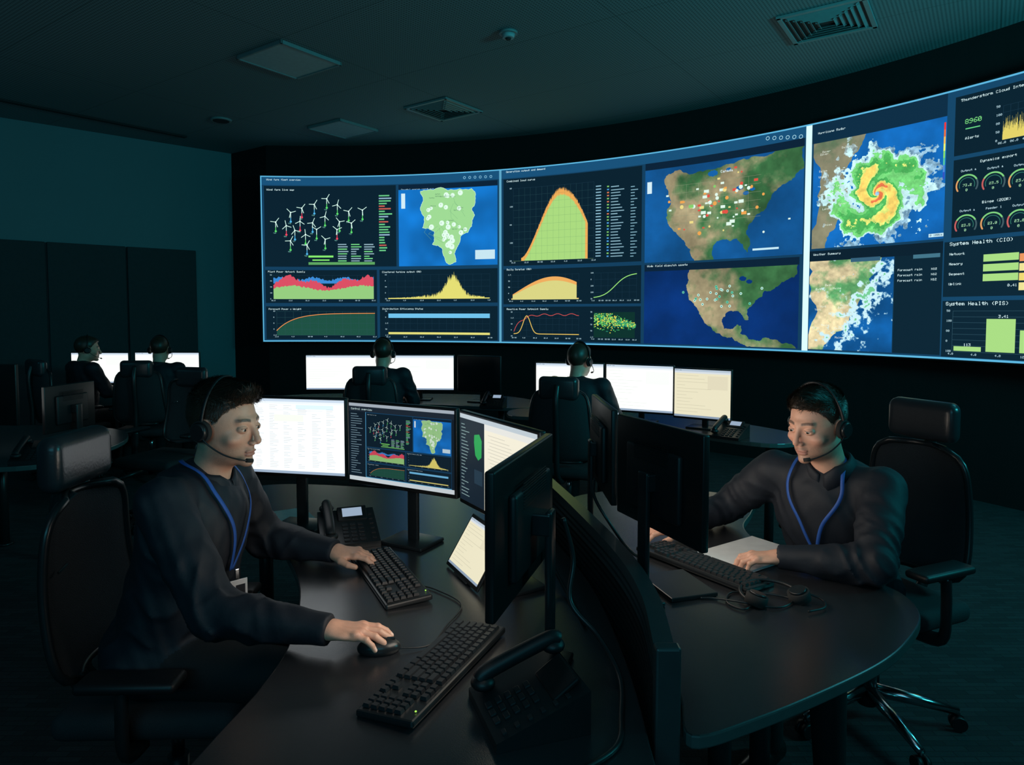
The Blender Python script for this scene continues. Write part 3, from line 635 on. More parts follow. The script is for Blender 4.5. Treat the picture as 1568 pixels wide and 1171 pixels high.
def keyboard(name, c, d, z=.7405, L_=.44, W_=.135):
    e = E(name, (c[0], c[1], z), math.atan2(d[1], d[0])); mb = MB()
    mb.box((L_, W_, .016), (0, 0, .010), M_plastic2, (math.radians(3), 0, 0), .005, 2)
    def key(x, y, w, dp):
        zz = .019+y*.052; V = [(x-w/2, y-dp/2, zz), (x+w/2, y-dp/2, zz), (x+w/2, y+dp/2, zz), (x-w/2, y+dp/2, zz)]
        k = .0022; V += [(x-w/2+k, y-dp/2+k, zz+.007), (x+w/2-k, y-dp/2+k, zz+.007), (x+w/2-k, y+dp/2-k, zz+.007), (x-w/2+k, y+dp/2-k, zz+.007)]
        mb.add(V, [[4, 5, 6, 7], [0, 1, 5, 4], [1, 2, 6, 5], [2, 3, 7, 6], [3, 0, 4, 7]], M_key)
    p = .0188
    for r_ in range(6):
        y = -W_/2+.016+r_*p+(.004 if r_ == 5 else 0); x = -L_/2+.012
        if r_ == 0: ws = [1.25, 1.25, 1.25, 6.25, 1.25, 1.25, 1.25]
        elif r_ == 1: ws = [2.25]+[1]*10+[2.5]
        elif r_ == 2: ws = [1.75]+[1]*11+[2]
        elif r_ == 3: ws = [1.5]+[1]*12+[1.25]
        elif r_ == 4: ws = [1]*13+[1.75]
        else: ws = [1]*14
        sc = (L_*.665)/sum(ws)
        for w in ws: key(x+w*sc/2, y, w*sc-.002, p-.002); x += w*sc
        x += .008
        for k in range(3):
            if r_ in (0, 4, 5, 3) or (r_ == 1 and k == 1): key(x+p/2, y, p-.002, p-.002)
            x += p
        x += .006
        for k in range(3):
            if r_ < 5: key(x+p/2*.95, y, p*.95-.002, p-.002)
            x += p*.95
    mb.box((.003, .003, .002), (L_/2-.03, W_/2-.012, .024), M_led, bev=0)
    mb.done('keys_and_case', e, recalc=False); return e
keyboard('keyboard', (-.165, 1.505), (-.40, -.916)); keyboard('keyboard', (-.378, 2.045), (.174, -.36))
keyboard('keyboard', (.60, 2.13), (-.21, .30))

def mouse(name, c, rz):
    e = E(name, (c[0], c[1], .7405), rz); mb = MB(); mb.sph((0, 0, .012), (.029, .052, .024), M_plastic2, None, 24, 14); mb.box((.006, .02, .01), (0, .028, .031), M_plastic, bev=.003)
    mb.done('mouse_shell', e); return e
mouse('computer_mouse', (-.318, 1.592), -1.45)

def phone(name, c, rz, lit=True, z=.7405):
    e = E(name, (c[0], c[1], z), rz); mb = MB()
    V = [(-.10, -.10, 0), (.10, -.10, 0), (.10, .09, 0), (-.10, .09, 0), (-.10, -.10, .018), (.10, -.10, .018), (.10, .09, .085), (-.10, .09, .085)]
    mb.add(V, [[0, 3, 2, 1], [4, 5, 6, 7], [0, 1, 5, 4], [1, 2, 6, 5], [2, 3, 7, 6], [3, 0, 4, 7]], M_plastic2)
    sl = math.atan2(.067, .19); zf = lambda y: .018+(y+.10)*math.tan(sl)
    mb.tube(cr([(-.068, -.085, zf(-.085)+.028), (-.068, -.07, zf(-.07)+.036), (-.068, 0, zf(0)+.038), (-.068, .07, zf(.07)+.036), (-.068, .088, zf(.088)+.026)], 5), .017, M_plastic, 12)
    mb.sph((-.068, -.078, zf(-.078)+.018), (.026, .026, .016), M_plastic); mb.sph((-.068, .078, zf(.078)+.018), (.026, .026, .016), M_plastic)
    for i in range(3):
        for j in range(5): mb.box((.02, .013, .006), (-.012+i*.027, -.082+j*.02, zf(-.082+j*.02)+.002), M_key, (sl, 0, 0), .002)
    for j in range(6): mb.box((.014, .009, .005), (.082, -.08+j*.026, zf(-.08+j*.026)+.002), M_key, (sl, 0, 0), .001)
    mb.box((.105, .065, .012), (.02, .052, zf(.052)+.006), M_bezel, (sl+.25, 0, 0), .004); mb.done('phone_body', e)
    if lit:
        mb = MB(); mb.box((.07, .038, .002), (.02, .052, zf(.052)+.0135), S_doc, (sl+.25, 0, 0), 0); mb.done('phone_display', e)
    return e
phone('desk_phone', (-.585, 2.40), .35); phone('desk_phone', (.035, 1.34), -1.25, False)
e = E('tablet_on_stand', (-.155, 2.04, .745), math.atan2(-.22, .107)); mb = MB()
mb.box((.25, .009, .18), (0, -.0, .09), M_bezel, (0, 0, 0), .004, 3)
ob = mb.done('tablet_body', e); ob.rotation_euler = (math.radians(-32), 0, 0)
me = bpy.data.meshes.new('tablet_screen'); me.from_pydata([(-.115, -.0055, .012), (.115, -.0055, .012), (.115, -.0055, .168), (-.115, -.0055, .168)], [], [[0, 1, 2, 3]]); uv = me.uv_layers.new(name='UVMap')
for k, q_ in enumerate(((0, 0), (1, 0), (1, 1), (0, 1))): uv.data[k].uv = q_
me.materials.append(S_form); o = link(bpy.data.objects.new('tablet_screen', me)); o.parent = e; o.rotation_euler = (math.radians(-32), 0, 0)
o = MB(); o.box((.1, .11, .006), (0, .05, .0), M_plastic2, bev=.002); o.box((.1, .006, .12), (0, .085, .06), M_plastic2, (math.radians(10), 0, 0), .002); o.done('tablet_stand', e)
def papers(name, c, rz, sz=(.21, .297), n=3, z=.7405):
    e = E(name, (c[0], c[1], z), rz); mb = MB()
    for i in range(n): mb.box((sz[0], sz[1], .0012), (0, 0, .001+i*.0016), M_paper, (0, 0, random.uniform(-.06, .06)), 0)
    mb.done('sheets', e)
papers('paper_stack', (-.88, 2.62), .5, n=2); papers('notepad', (.80, 2.25), -1.0, n=5)
e = E('notebook', (.49, 1.98, .7405), .3); mb = MB(); mb.box((.15, .19, .012), (0, 0, .0065), M_plastic2, bev=.003); mb.box((.142, .18, .008), (.003, 0, .0065), M_paper, bev=0); mb.done('cover', e)
e = E('headset', (.735, 1.90, .7405), .2); mb = MB()
mb.tube([(.085*math.cos(t), .075*math.sin(t), .014+.01*math.sin(t)) for t in np.linspace(-.4, math.pi+.4, 30)], .005, M_plastic, 8)
for sx in (1, -1): mb.cyl((sx*.07, -.035, .004), (sx*.062, -.035, .03), .03, .03, M_foam, 20); mb.cyl((sx*.062, -.035, .03), (sx*.06, -.035, .036), .024, .022, M_plastic2, 20)
mb.tube(cr([(.09, -.03, .02), (.12, -.06, .012), (.1, -.1, .008), (.04, -.115, .008)], 6), .003, M_plastic, 6)
mb.tube(cr([(-.08, -.04, .006), (-.12, -.06, .005), (-.14, -.01, .005), (-.09, .05, .005), (0, .02, .005), (.05, -.03, .005), (-.02, -.07, .005), (-.1, -.03, .009), (-.16, .02, .005), (-.20, .03, .005)], 6), .0028, M_cable, 6)
mb.done('headset_body', e)
def cable(name, pts, r=.004):
    mb = MB(); mb.tube(cr(pts, 8), r, M_cable, 8); mb.done(name)
cable('display_cable', [(.125, 1.64, 1.05), (.15, 1.64, .95), (.14, 1.60, .86), (.20, 1.55, .80), (.235, 1.45, .76), (.22, 1.33, .747), (.19, 1.22, .746), (.08, 1.13, .746)], .006)
cable('mouse_cable', [(-.27, 1.592, .75), (-.20, 1.62, .744), (-.17, 1.72, .744), (-.14, 1.85, .744), (-.22, 1.95, .744), (-.27, 1.98, .744)], .002)
cable('power_cable', [(.27, 2.22, 1.0), (.265, 2.17, .96), (.30, 2.12, .90), (.37, 2.14, .80), (.43, 2.25, .745), (.50, 2.6, .745)], .005)
cable('network_cable', [(.02, 2.08, 1.03), (.07, 2.05, .9), (.13, 2.0, .78), (.17, 1.85, .747), (.19, 1.72, .747)], .005)

def chair(name, loc, face, basemat=None, zh=0., za=0.):
    fx, fy = face; rz = math.atan2(fy, fx)-math.pi/2; e = E(name, (loc[0], loc[1], 0), rz); bm_ = basemat or M_plastic2
    mb = MB()
    for k in range(5):
        a = k*2*math.pi/5+.3; ca, sa = math.cos(a), math.sin(a)
        mb.tube([(.03*ca, .03*sa, .115), (.17*ca, .17*sa, .095), (.31*ca, .31*sa, .07)], [.026, .021, .015], bm_, 10)
        mb.cyl((.31*ca, .31*sa, .07), (.31*ca, .31*sa, .045), .008, .008, M_plastic)
        for s_ in (1, -1):
            q_ = Vector((.31*ca, .31*sa, .029)); w = Vector((-sa, ca, 0)); mb.cyl(q_+w*s_*.006, q_+w*s_*.024, .028, .026, M_plastic, 18)
    mb.cyl((0, 0, .06), (0, 0, .25), .034, .03, M_plastic2); mb.cyl((0, 0, .25), (0, 0, .42), .018, .018, M_chrome); mb.box((.2, .24, .035), (0, 0, .425), M_plastic2, bev=.012, seg=3)
    mb.done('five_star_base', e)
    mb = MB(); mb.box((.50, .48, .075), (0, .02, .475), M_fabric, bev=.034, seg=5); mb.done('seat', e)
    mb = MB(); nr, nc = 22, 16
    def bp(t, u):
        hw = (.235-.05*t)*(1-abs(2*t-1)**7)**(1/3.); z = .55+.50*t; y = -.235-.045*t-.03*math.sin(t*math.pi)+.05*u*u
        return Vector((hw*u, y+.0, z))
    V = []; Fc = []
    for side in (0, 1):
        for i in range(nr+1):
            for j in range(nc+1):
                p = bp(.003+.994*i/nr, 2*j/nc-1); edge = min(1, (1-abs(2*j/nc-1))*5, (min(i, nr-i)/nr)*8+.25); V.append(p+Vector((0, (.016 if side == 0 else -.016)*max(edge, .25), 0)))
    K = (nr+1)*(nc+1)
    for side in (0, 1):
        for i in range(nr):
            for j in range(nc):
                a = side*K+i*(nc+1)+j; q_ = [a, a+1, a+nc+2, a+nc+1]; Fc.append(q_ if side else q_[::-1])
    for i in range(nr): Fc += [[i*(nc+1), (i+1)*(nc+1), K+(i+1)*(nc+1), K+i*(nc+1)], [i*(nc+1)+nc, K+i*(nc+1)+nc, K+(i+1)*(nc+1)+nc, (i+1)*(nc+1)+nc]]
    for j in range(nc): Fc += [[j, K+j, K+j+1, j+1], [nr*(nc+1)+j, nr*(nc+1)+j+1, K+nr*(nc+1)+j+1, K+nr*(nc+1)+j]]
    mb.add(V, Fc, M_fabric, None, True)
    fr = [bp(.02+.96*i/20, 1) for i in range(21)]+[bp(.98, 1-2*j/10) for j in range(1, 10)]+[bp(.98-.96*i/20, -1) for i in range(21)]+[bp(.02, -1+2*j/10) for j in range(1, 10)]
    fr.append(fr[0]); mb.tube(fr, .012, M_plastic2, 8)
    mb.tube(cr([(0, -.06, .42), (0, -.2, .42), (0, -.30, .5), (0, -.31, .7), (0, -.33, .95), (0, -.30, 1.08)], 6), .02, M_plastic2, 10)
    mb.box((.04, .006, .007), (.13, -.235, .86), M_chrome, (0, .3, 0), .001)
    mb.done('backrest', e)
    mb = MB(); hv, hf = bevbox((.275, .075, .155), .035, 5); V = [Vector((v.x, v.y+1.2*v.x*v.x, v.z)) for v in hv]
    mb.add(V, hf, M_leather, Matrix.Translation((0, -.285, 1.135+zh)), True); mb.done('headrest', e)
    mb = MB()
    for s_ in (1, -1):
        mb.tube(cr([(s_*.2, 0, .42), (s_*.285, 0, .44), (s_*.295, 0, .55), (s_*.29, 0, .66+za)], 5), .016, M_plastic2, 10, flat=1.6); mb.box((.085, .25, .028), (s_*.285, .02, .675+za), M_plastic, bev=.012, seg=3)
    mb.done('armrests', e); return e
chair('office_chair', (-.985, 1.95), (1, .03), za=-.05); chair('office_chair', (1.36, 2.54), (-.92, -.39), M_chrome)

# ------------------------------------------------------------------ SDF figures
def ell(P, c, r, M=None):
    x, y, z = P[0]-F32(c[0]), P[1]-F32(c[1]), P[2]-F32(c[2])
    if M is not None: x, y, z = [x*F32(M[i][0])+y*F32(M[i][1])+z*F32(M[i][2]) for i in range(3)]
    x = x/F32(r[0]); y = y/F32(r[1]); z = z/F32(r[2])
    k0 = np.sqrt(x*x+y*y+z*z)+F32(1e-6); k1 = np.sqrt((x/F32(r[0]))**2+(y/F32(r[1]))**2+(z/F32(r[2]))**2)+F32(1e-6)
    return k0*(k0-1)/k1
def cone(P, a, b, ra, rb):
    a = [float(v) for v in a]; b = [float(v) for v in b]
    dx, dy, dz = b[0]-a[0], b[1]-a[1], b[2]-a[2]; q = dx*dx+dy*dy+dz*dz+1e-9
    x, y, z = P[0]-F32(a[0]), P[1]-F32(a[1]), P[2]-F32(a[2])
    h = np.clip((x*F32(dx)+y*F32(dy)+z*F32(dz))/F32(q), 0, 1)
    x = x-h*F32(dx); y = y-h*F32(dy); z = z-h*F32(dz)
    return np.sqrt(x*x+y*y+z*z)-(F32(ra)+F32(rb-ra)*h)
def smin(a, b, k):
    h = np.clip(.5+.5*(b-a)/F32(k), 0, 1); return b*(1-h)+a*h-F32(k)*h*(1-h)
def smax(a, b, k): return -smin(-a, -b, k)
def dist(P, c): return np.sqrt((P[0]-F32(c[0]))**2+(P[1]-F32(c[1]))**2+(P[2]-F32(c[2]))**2)

def surfnets(f, lo, hi, h):
    lo = np.array(lo, float); hi = np.array(hi, float); n = np.ceil((hi-lo)/h).astype(int)+1
    ax = [(lo[i]+h*np.arange(n[i])).astype(F32) for i in range(3)]
    G = np.meshgrid(*ax, indexing='ij'); V = f([g.ravel() for g in G]).reshape(n).astype(F32)
    V[0] = V[-1] = 1; V[:, 0] = V[:, -1] = 1; V[:, :, 0] = V[:, :, -1] = 1
    ins = V < 0; s = np.zeros(n-1, np.int8)
    for i in (0, 1):
        for j in (0, 1):
            for k in (0, 1): s += ins[i:n[0]-1+i, j:n[1]-1+j, k:n[2]-1+k]
    act = (s > 0) & (s < 8); I = np.argwhere(act); idx = -np.ones(n-1, np.int64); idx[act] = np.arange(len(I))
    acc = np.zeros((len(I), 3)); cnt = np.zeros(len(I)); i0, j0, k0 = I.T
    cor = [(i, j, k) for i in (0, 1) for j in (0, 1) for k in (0, 1)]
    for c in cor:
        for d in range(3):
            if c[d] == 1: continue
            e_ = list(c); e_[d] = 1
            v0 = V[i0+c[0], j0+c[1], k0+c[2]]; v1 = V[i0+e_[0], j0+e_[1], k0+e_[2]]; m = (v0 < 0) != (v1 < 0)
            t = np.where(m, v0/np.where(m, v0-v1, 1), 0); p = np.array(c, float)[None].repeat(len(I), 0); p[:, d] += t
            acc += p*m[:, None]; cnt += m
    P = lo+(I+acc/cnt[:, None])*h; Q = []
    for d in range(3):
        a, b = (d+1) % 3, (d+2) % 3
        s0 = [slice(None)]*3; s1 = [slice(None)]*3; s0[d] = slice(0, n[d]-1); s1[d] = slice(1, n[d])
        A0 = ins[tuple(s0)]; B0 = ins[tuple(s1)]; E_ = np.argwhere(A0 != B0)
        E_ = E_[(E_[:, a] > 0) & (E_[:, b] > 0) & (E_[:, a] < n[a]-1) & (E_[:, b] < n[b]-1)]
        fl = A0[tuple(E_.T)]; qs = []
        for (da, db_) in ((-1, -1), (0, -1), (0, 0), (-1, 0)):
            c = E_.copy(); c[:, a] += da; c[:, b] += db_; qs.append(idx[tuple(c.T)])
        q = np.stack(qs, 1); q[~fl] = q[~fl][:, ::-1]; Q.append(q)
    return P, np.concatenate(Q)
def sdfobj(name, P, Q, mats, parent, col=None, mi=None, M=None):
    me = bpy.data.meshes.new(name)
    if M is not None: P = P @ np.array(M.to_3x3()).T+np.array(M.translation)
    me.from_pydata(P.tolist(), [], Q.tolist())
    for m in mats: me.materials.append(m)
    me.polygons.foreach_set('use_smooth', np.ones(len(Q), bool))
    if mi is not None: me.polygons.foreach_set('material_index', mi.astype(np.int32))
    if col is not None:
        at = me.color_attributes.new('Col', 'FLOAT_COLOR', 'POINT'); at.data.foreach_set('color', np.concatenate([col, np.ones((len(col), 1))], 1).astype(F32).ravel())
    me.update(); o = link(bpy.data.objects.new(name, me)); o.parent = parent
    o.matrix_parent_inverse = Matrix.Translation(-parent.location); return o

def head_f(P):
    P = [np.abs(P[0]), P[1], P[2]]
    d = ell(P, (0, -.016, .030), (.076, .098, .088))
    d = smin(d, ell(P, (0, .024, -.030), (.062, .064, .082)), .03)
    d = smin(d, ell(P, (0, .024, -.074), (.052, .058, .036)), .025)
    d = smin(d, ell(P, (.043, .002, -.066), (.013, .022, .018)), .025)
    d = smin(d, ell(P, (0, .079, -.100), (.018, .016, .013)), .022)
    d = smin(d, cone(P, (0, .0825, .020), (.036, .0725, .021), .0110, .0098), .012)
    d = smin(d, ell(P, (.044, .060, -.030), (.020, .018, .014)), .022)
    d = smax(d, -ell(P, (.031, .1005, -.003), (.0185, .0165, .0120)), .010)
    d = smin(d, cone(P, (0, .088, .010), (0, .110, -.030), .0066, .0084), .012)
    d = smin(d, ell(P, (0, .1075, -.036), (.0085, .0090, .0078)), .008)
    d = smin(d, ell(P, (.0110, .100, -.041), (.0072, .0088, .0062)), .005)
    d = smax(d, -ell(P, (.0065, .104, -.0485), (.0035, .0055, .0035)), .002)
    d = smin(d, cone(P, (0, .083, -.052), (0, .086, -.060), .011, .011), .012)
    d = smin(d, ell(P, (0, .0892, -.0660), (.022, .0080, .0042)), .005)
    d = smin(d, ell(P, (0, .0878, -.0755), (.019, .0085, .0052)), .005)
    d = smax(d, -ell(P, (0, .098, -.0708), (.021, .007, .0009)), .002)
    lid = ell(P, (.031, .0770, -.0005), (.0165, .0138, .0125)); op = ell(P, (.0315, .0935, -.0018), (.0122, .0120, .0037)); lid = smax(lid, -op, .0012)
    d = smin(d, lid, .003)
    d = smax(d, -op, .0012)
    d = smin(d, cone(P, (0, -.022, -.07), (0, -.045, -.20), .051, .056), .03)
    ear = ell(P, (.079, -.012, -.010), (.0085, .019, .031)); ear = smax(ear, -ell(P, (.089, -.008, -.006), (.007, .011, .019)), .004)
    return smin(d, ear, .006)
HLY = [-.2, -.075, -.050, -.033, -.016, .004, .012, .022, .034, .050, .070, .13]
HLZ = [-.080, -.077, -.060, -.015, .020, .022, .000, .012, .036, .056, .070, .074]
def hair_fn(style):
    def f(P):
        ax = np.abs(P[0]); y, z = P[1], P[2]; Q = [ax, y, z]
        d = ell(Q, (0, -.017, .031), (.0775, .1005, .0915))
        d = smin(d, ell(Q, (0, -.010, .056), (.068, .090, .070)), .02)
        if style == 1:
            d = smin(d, ell(P, (.006, .042, .090), (.050, .046, .028)), .02); d = smin(d, ell(P, (.0, .066, .089), (.038, .024, .021)), .015)
        else:
            d = smin(d, ell(P, (.0, .036, .082), (.052, .046, .024)), .02)
        line = np.interp(y, HLY, HLZ).astype(F32)
        return smax(d, (line-z)*F32(.7), .004)
    return f
def strands(P, Q, style, seed=0, N=14000):
    r = np.random.default_rng(seed); fc = P[Q]; nrm_ = np.cross(fc[:, 2]-fc[:, 0], fc[:, 3]-fc[:, 1]); ln = np.linalg.norm(nrm_, axis=1); nrm_ /= ln[:, None]+1e-12
    c = fc.mean(1); ok = (nrm_*(c-np.array((0, -.016, .03)))).sum(1) > 0; line = np.interp(c[:, 1], HLY, HLZ)
    wgt = ln*ok*(c[:, 2] > -.075)*np.clip((c[:, 2]-line+.006)/.01, .25, 1); wgt /= wgt.sum()
    I = r.choice(len(Q), N, p=wgt); p = c[I]+(r.random((N, 3))-.5)*.002; n_ = nrm_[I]
    top = np.clip((p[:, 2]-.045)/.045, 0, 1)[:, None]; back = np.clip(-(p[:, 1])/.08, 0, 1)[:, None]
    cl = np.stack([np.sin(p[:, 0]*90+p[:, 1]*60), np.cos(p[:, 1]*80), np.sin(p[:, 0]*70)], 1)*.25
    comb = top*np.array((.35 if style == 1 else -.25, .9, .75))*(1-.6*back)+(1-top)*np.array((0, -.45, -1.))+r.normal(0, .18, (N, 3))+cl
    t = comb-n_*(comb*n_).sum(1)[:, None]; t /= np.linalg.norm(t, axis=1)[:, None]+1e-9
    L_ = (.006+.015*top[:, 0]*(1+.5*np.clip(p[:, 1]/.07, 0, 1)))*(.6+.7*r.random(N)); d1 = t+n_*.6; d1 /= np.linalg.norm(d1, axis=1)[:, None]; d2 = t+n_*.25
    s = np.cross(t, n_)*.0006; p0 = p-n_*.001; p1 = p0+d1*L_[:, None]*.5; p2 = p1+d2*L_[:, None]*.5
    V = np.stack([p0-s, p0+s, p1-s*.8, p1+s*.8, p2], 1).reshape(-1, 3); k = np.arange(N)[:, None]*5
    return V, [list(map(int, x)) for x in (k+np.array([0, 1, 3, 2]))]+[list(map(int, x)) for x in (k+np.array([2, 3, 4]))]
SK = np.array((.78, .42, .295))
def ss(x, a, b): t = np.clip((x-a)/(b-a), 0, 1); return t*t*(3-2*t)
def head_col(P):
    x = np.abs(P[:, 0]); y = P[:, 1]; z = P[:, 2]; c = np.tile(SK, (len(P), 1)); r = np.random.default_rng(1).random(len(P))
    def mix(m, col): nonlocal c; c = c*(1-m[:, None])+np.array(col)*m[:, None]
    st = ss(y, -.012, .02)*ss(-z, .030, .065)*(1-ss(-z, .106, .122)); st = st*(.75+.5*r); mix(np.clip(.38*st, 0, 1), (.16, .10, .075))
    mo = np.exp(-((z+.057)/.005)**2)*(1-ss(x, .018, .028))*(y > .08); mix(.35*mo, (.16, .10, .075))
    mix(.35*np.exp(-(((x-.045)/.02)**2+((z+.032)/.018)**2))*(y > .02), (.72, .28, .20)); mix(.35*np.exp(-((x/.016)**2+((z+.038)/.014)**2))*(y > .09), (.72, .28, .20))
    lip = (1-ss(x, .018, .024))*(1-ss(np.abs(z+.0710), .007, .0095))*(y > .083); mix(.6*lip, (.52, .19, .15))
    bz = .0225+.0035*np.sin((x-.012)*75); m = (1-ss(np.abs(z-bz), .0025, .006))*ss(x, .010, .015)*(1-ss(x, .044, .052))*(y > .05); mix(.92*m*(.75+.25*r), (.03, .02, .014))
    mix(.22*np.exp(-(((x-.031)/.016)**2+((z+.012)/.007)**2))*(y > .05), (.35, .17, .13))
    lash = np.exp(-((z-.0028)/.0013)**2)*(np.abs(x-.0315) < .0135)*(y > .074); mix(.85*lash, (.03, .02, .015))
    sb = np.exp(-((y-.002)/.009)**2)*ss(z, -.035, -.005)*(z < .03)*(x > .06); mix(.5*sb, (.05, .035, .025))
    return c
_cache = {}
def cached(key, fn):
    if key not in _cache: _cache[key] = fn()
    return _cache[key]
def poseM(o, fwd, up=(0, 0, 1)):
    f = Vector(fwd).normalized(); u = Vector(up); x = f.cross(u).normalized(); u = x.cross(f)
    M = Matrix.Identity(4)
    for i in range(3): M[i][0] = x[i]; M[i][1] = f[i]; M[i][2] = u[i]; M[i][3] = o[i]
    return M
def hand_f_factory(c1, c2, c3, thumb_in=0.):
    fing = [(.027, .086, .068, .07), (.0085, .091, .076, .015), (-.0105, .087, .070, -.05), (-.0285, .078, .054, -.13)]
    segs = []
    for i, (x, y, L_, sp_) in enumerate(fing):
        p = Vector((x, y, .002)); cs_ = [c1, c1+c2, c1+c2+c3]; rr = [.0094, .0084, .0077, .0066]
        if i == 3: rr = [v*.87 for v in rr]
        for k, fr in enumerate((.48, .32, .24)):
            a = math.radians(cs_[k]+(i-1)*4); d = Vector((math.sin(sp_)*math.cos(a), math.cos(sp_)*math.cos(a), -math.sin(a))); q = p+d*L_*fr*1.04
            segs.append((i, p, q, rr[k], rr[k+1])); p = q
    th = [Vector((.022, .018, -.006)), Vector((.045, .043, -.012)), Vector((.055-thumb_in, .070, -.018)), Vector((.054-thumb_in*1.4, .094, -.022))]
    def f(P):
        d = ell(P, (0, .048, -.001), (.040, .052, .0155)); d = smin(d, cone(P, (.028, .082, .001), (-.027, .075, .000), .0100, .0088), .012)
        d = smin(d, ell(P, (.022, .035, -.008), (.018, .030, .015)), .012)
        a = cone([P[0]*F32(.86), P[1], P[2]*F32(1.05)], (0, -.022, .001), (0, .012, .001), .0235, .0225); d = smin(d, a, .02)
        for i in range(4):
            d = smin(d, cone(P, (segs[i*3][1].x*.45, .03, .008), segs[i*3][1]+Vector((0, -.004, .004)), .0035, .0045), .006)
        fd = None
        for i in range(4):
            g = None
            for s in segs:
                if s[0] == i: e_ = cone(P, s[1], s[2], s[3], s[4]); g = e_ if g is None else smin(g, e_, .0015)
            g = smin(g, ell(P, segs[i*3][1]+Vector((0, 0, .0035)), (.0088, .0105, .0078)), .004)
            g = smin(g, ell(P, segs[i*3][2]+Vector((0, 0, .0012)), (.0088, .0085, .0082)), .002)
            fd = g if fd is None else np.minimum(fd, g)
        d = smin(d, fd, .005); t = smin(cone(P, th[0], th[1], .0150, .0118), cone(P, th[1], th[2], .0116, .0098), .003); t = smin(t, cone(P, th[2], th[3], .0100, .0078), .002)
        return smin(d, t, .006)
    return f, segs
def hand(parent, side, wrist, fdir, back, curl=(12, 26, 20), res=.0017, thumb_in=.0):
    key = ('hand', curl, res, thumb_in)
    f, segs = hand_f_factory(*curl, thumb_in)
    P, Q = cached(key, lambda: surfnets(f, (-.06, -.07, -.09), (.085, .18, .035), res))
    P = P.copy(); col = np.tile(SK*1.0, (len(P), 1))
    for i in range(4):
        a = segs[i*3+2]; d = (a[2]-a[1]).normalized(); n = Vector((0, -d.z, d.y)).normalized(); c = np.array(a[2]-d*.001+n*.0055); q = P-c; dn = np.array(d); ln = q@dn; lt = np.sqrt(np.maximum((q**2).sum(1)-ln**2, 0)); m = ((np.abs(ln) < .0052) & (lt < .0052))
        col[m] = (.88, .60, .50)
    kn = np.exp(-((P[:, 1]-.087)/.008)**2)*(P[:, 2] > .004); col = col*(1-.25*kn[:, None])+np.array((.62, .27, .2))*.25*kn[:, None]
    Qf = Q
    if side == 'R': P[:, 0] *= -1; Qf = Q[:, ::-1]
    return sdfobj('hand_'+side, P, Qf, [M_skin], parent, col, None, poseM(wrist, fdir, back))

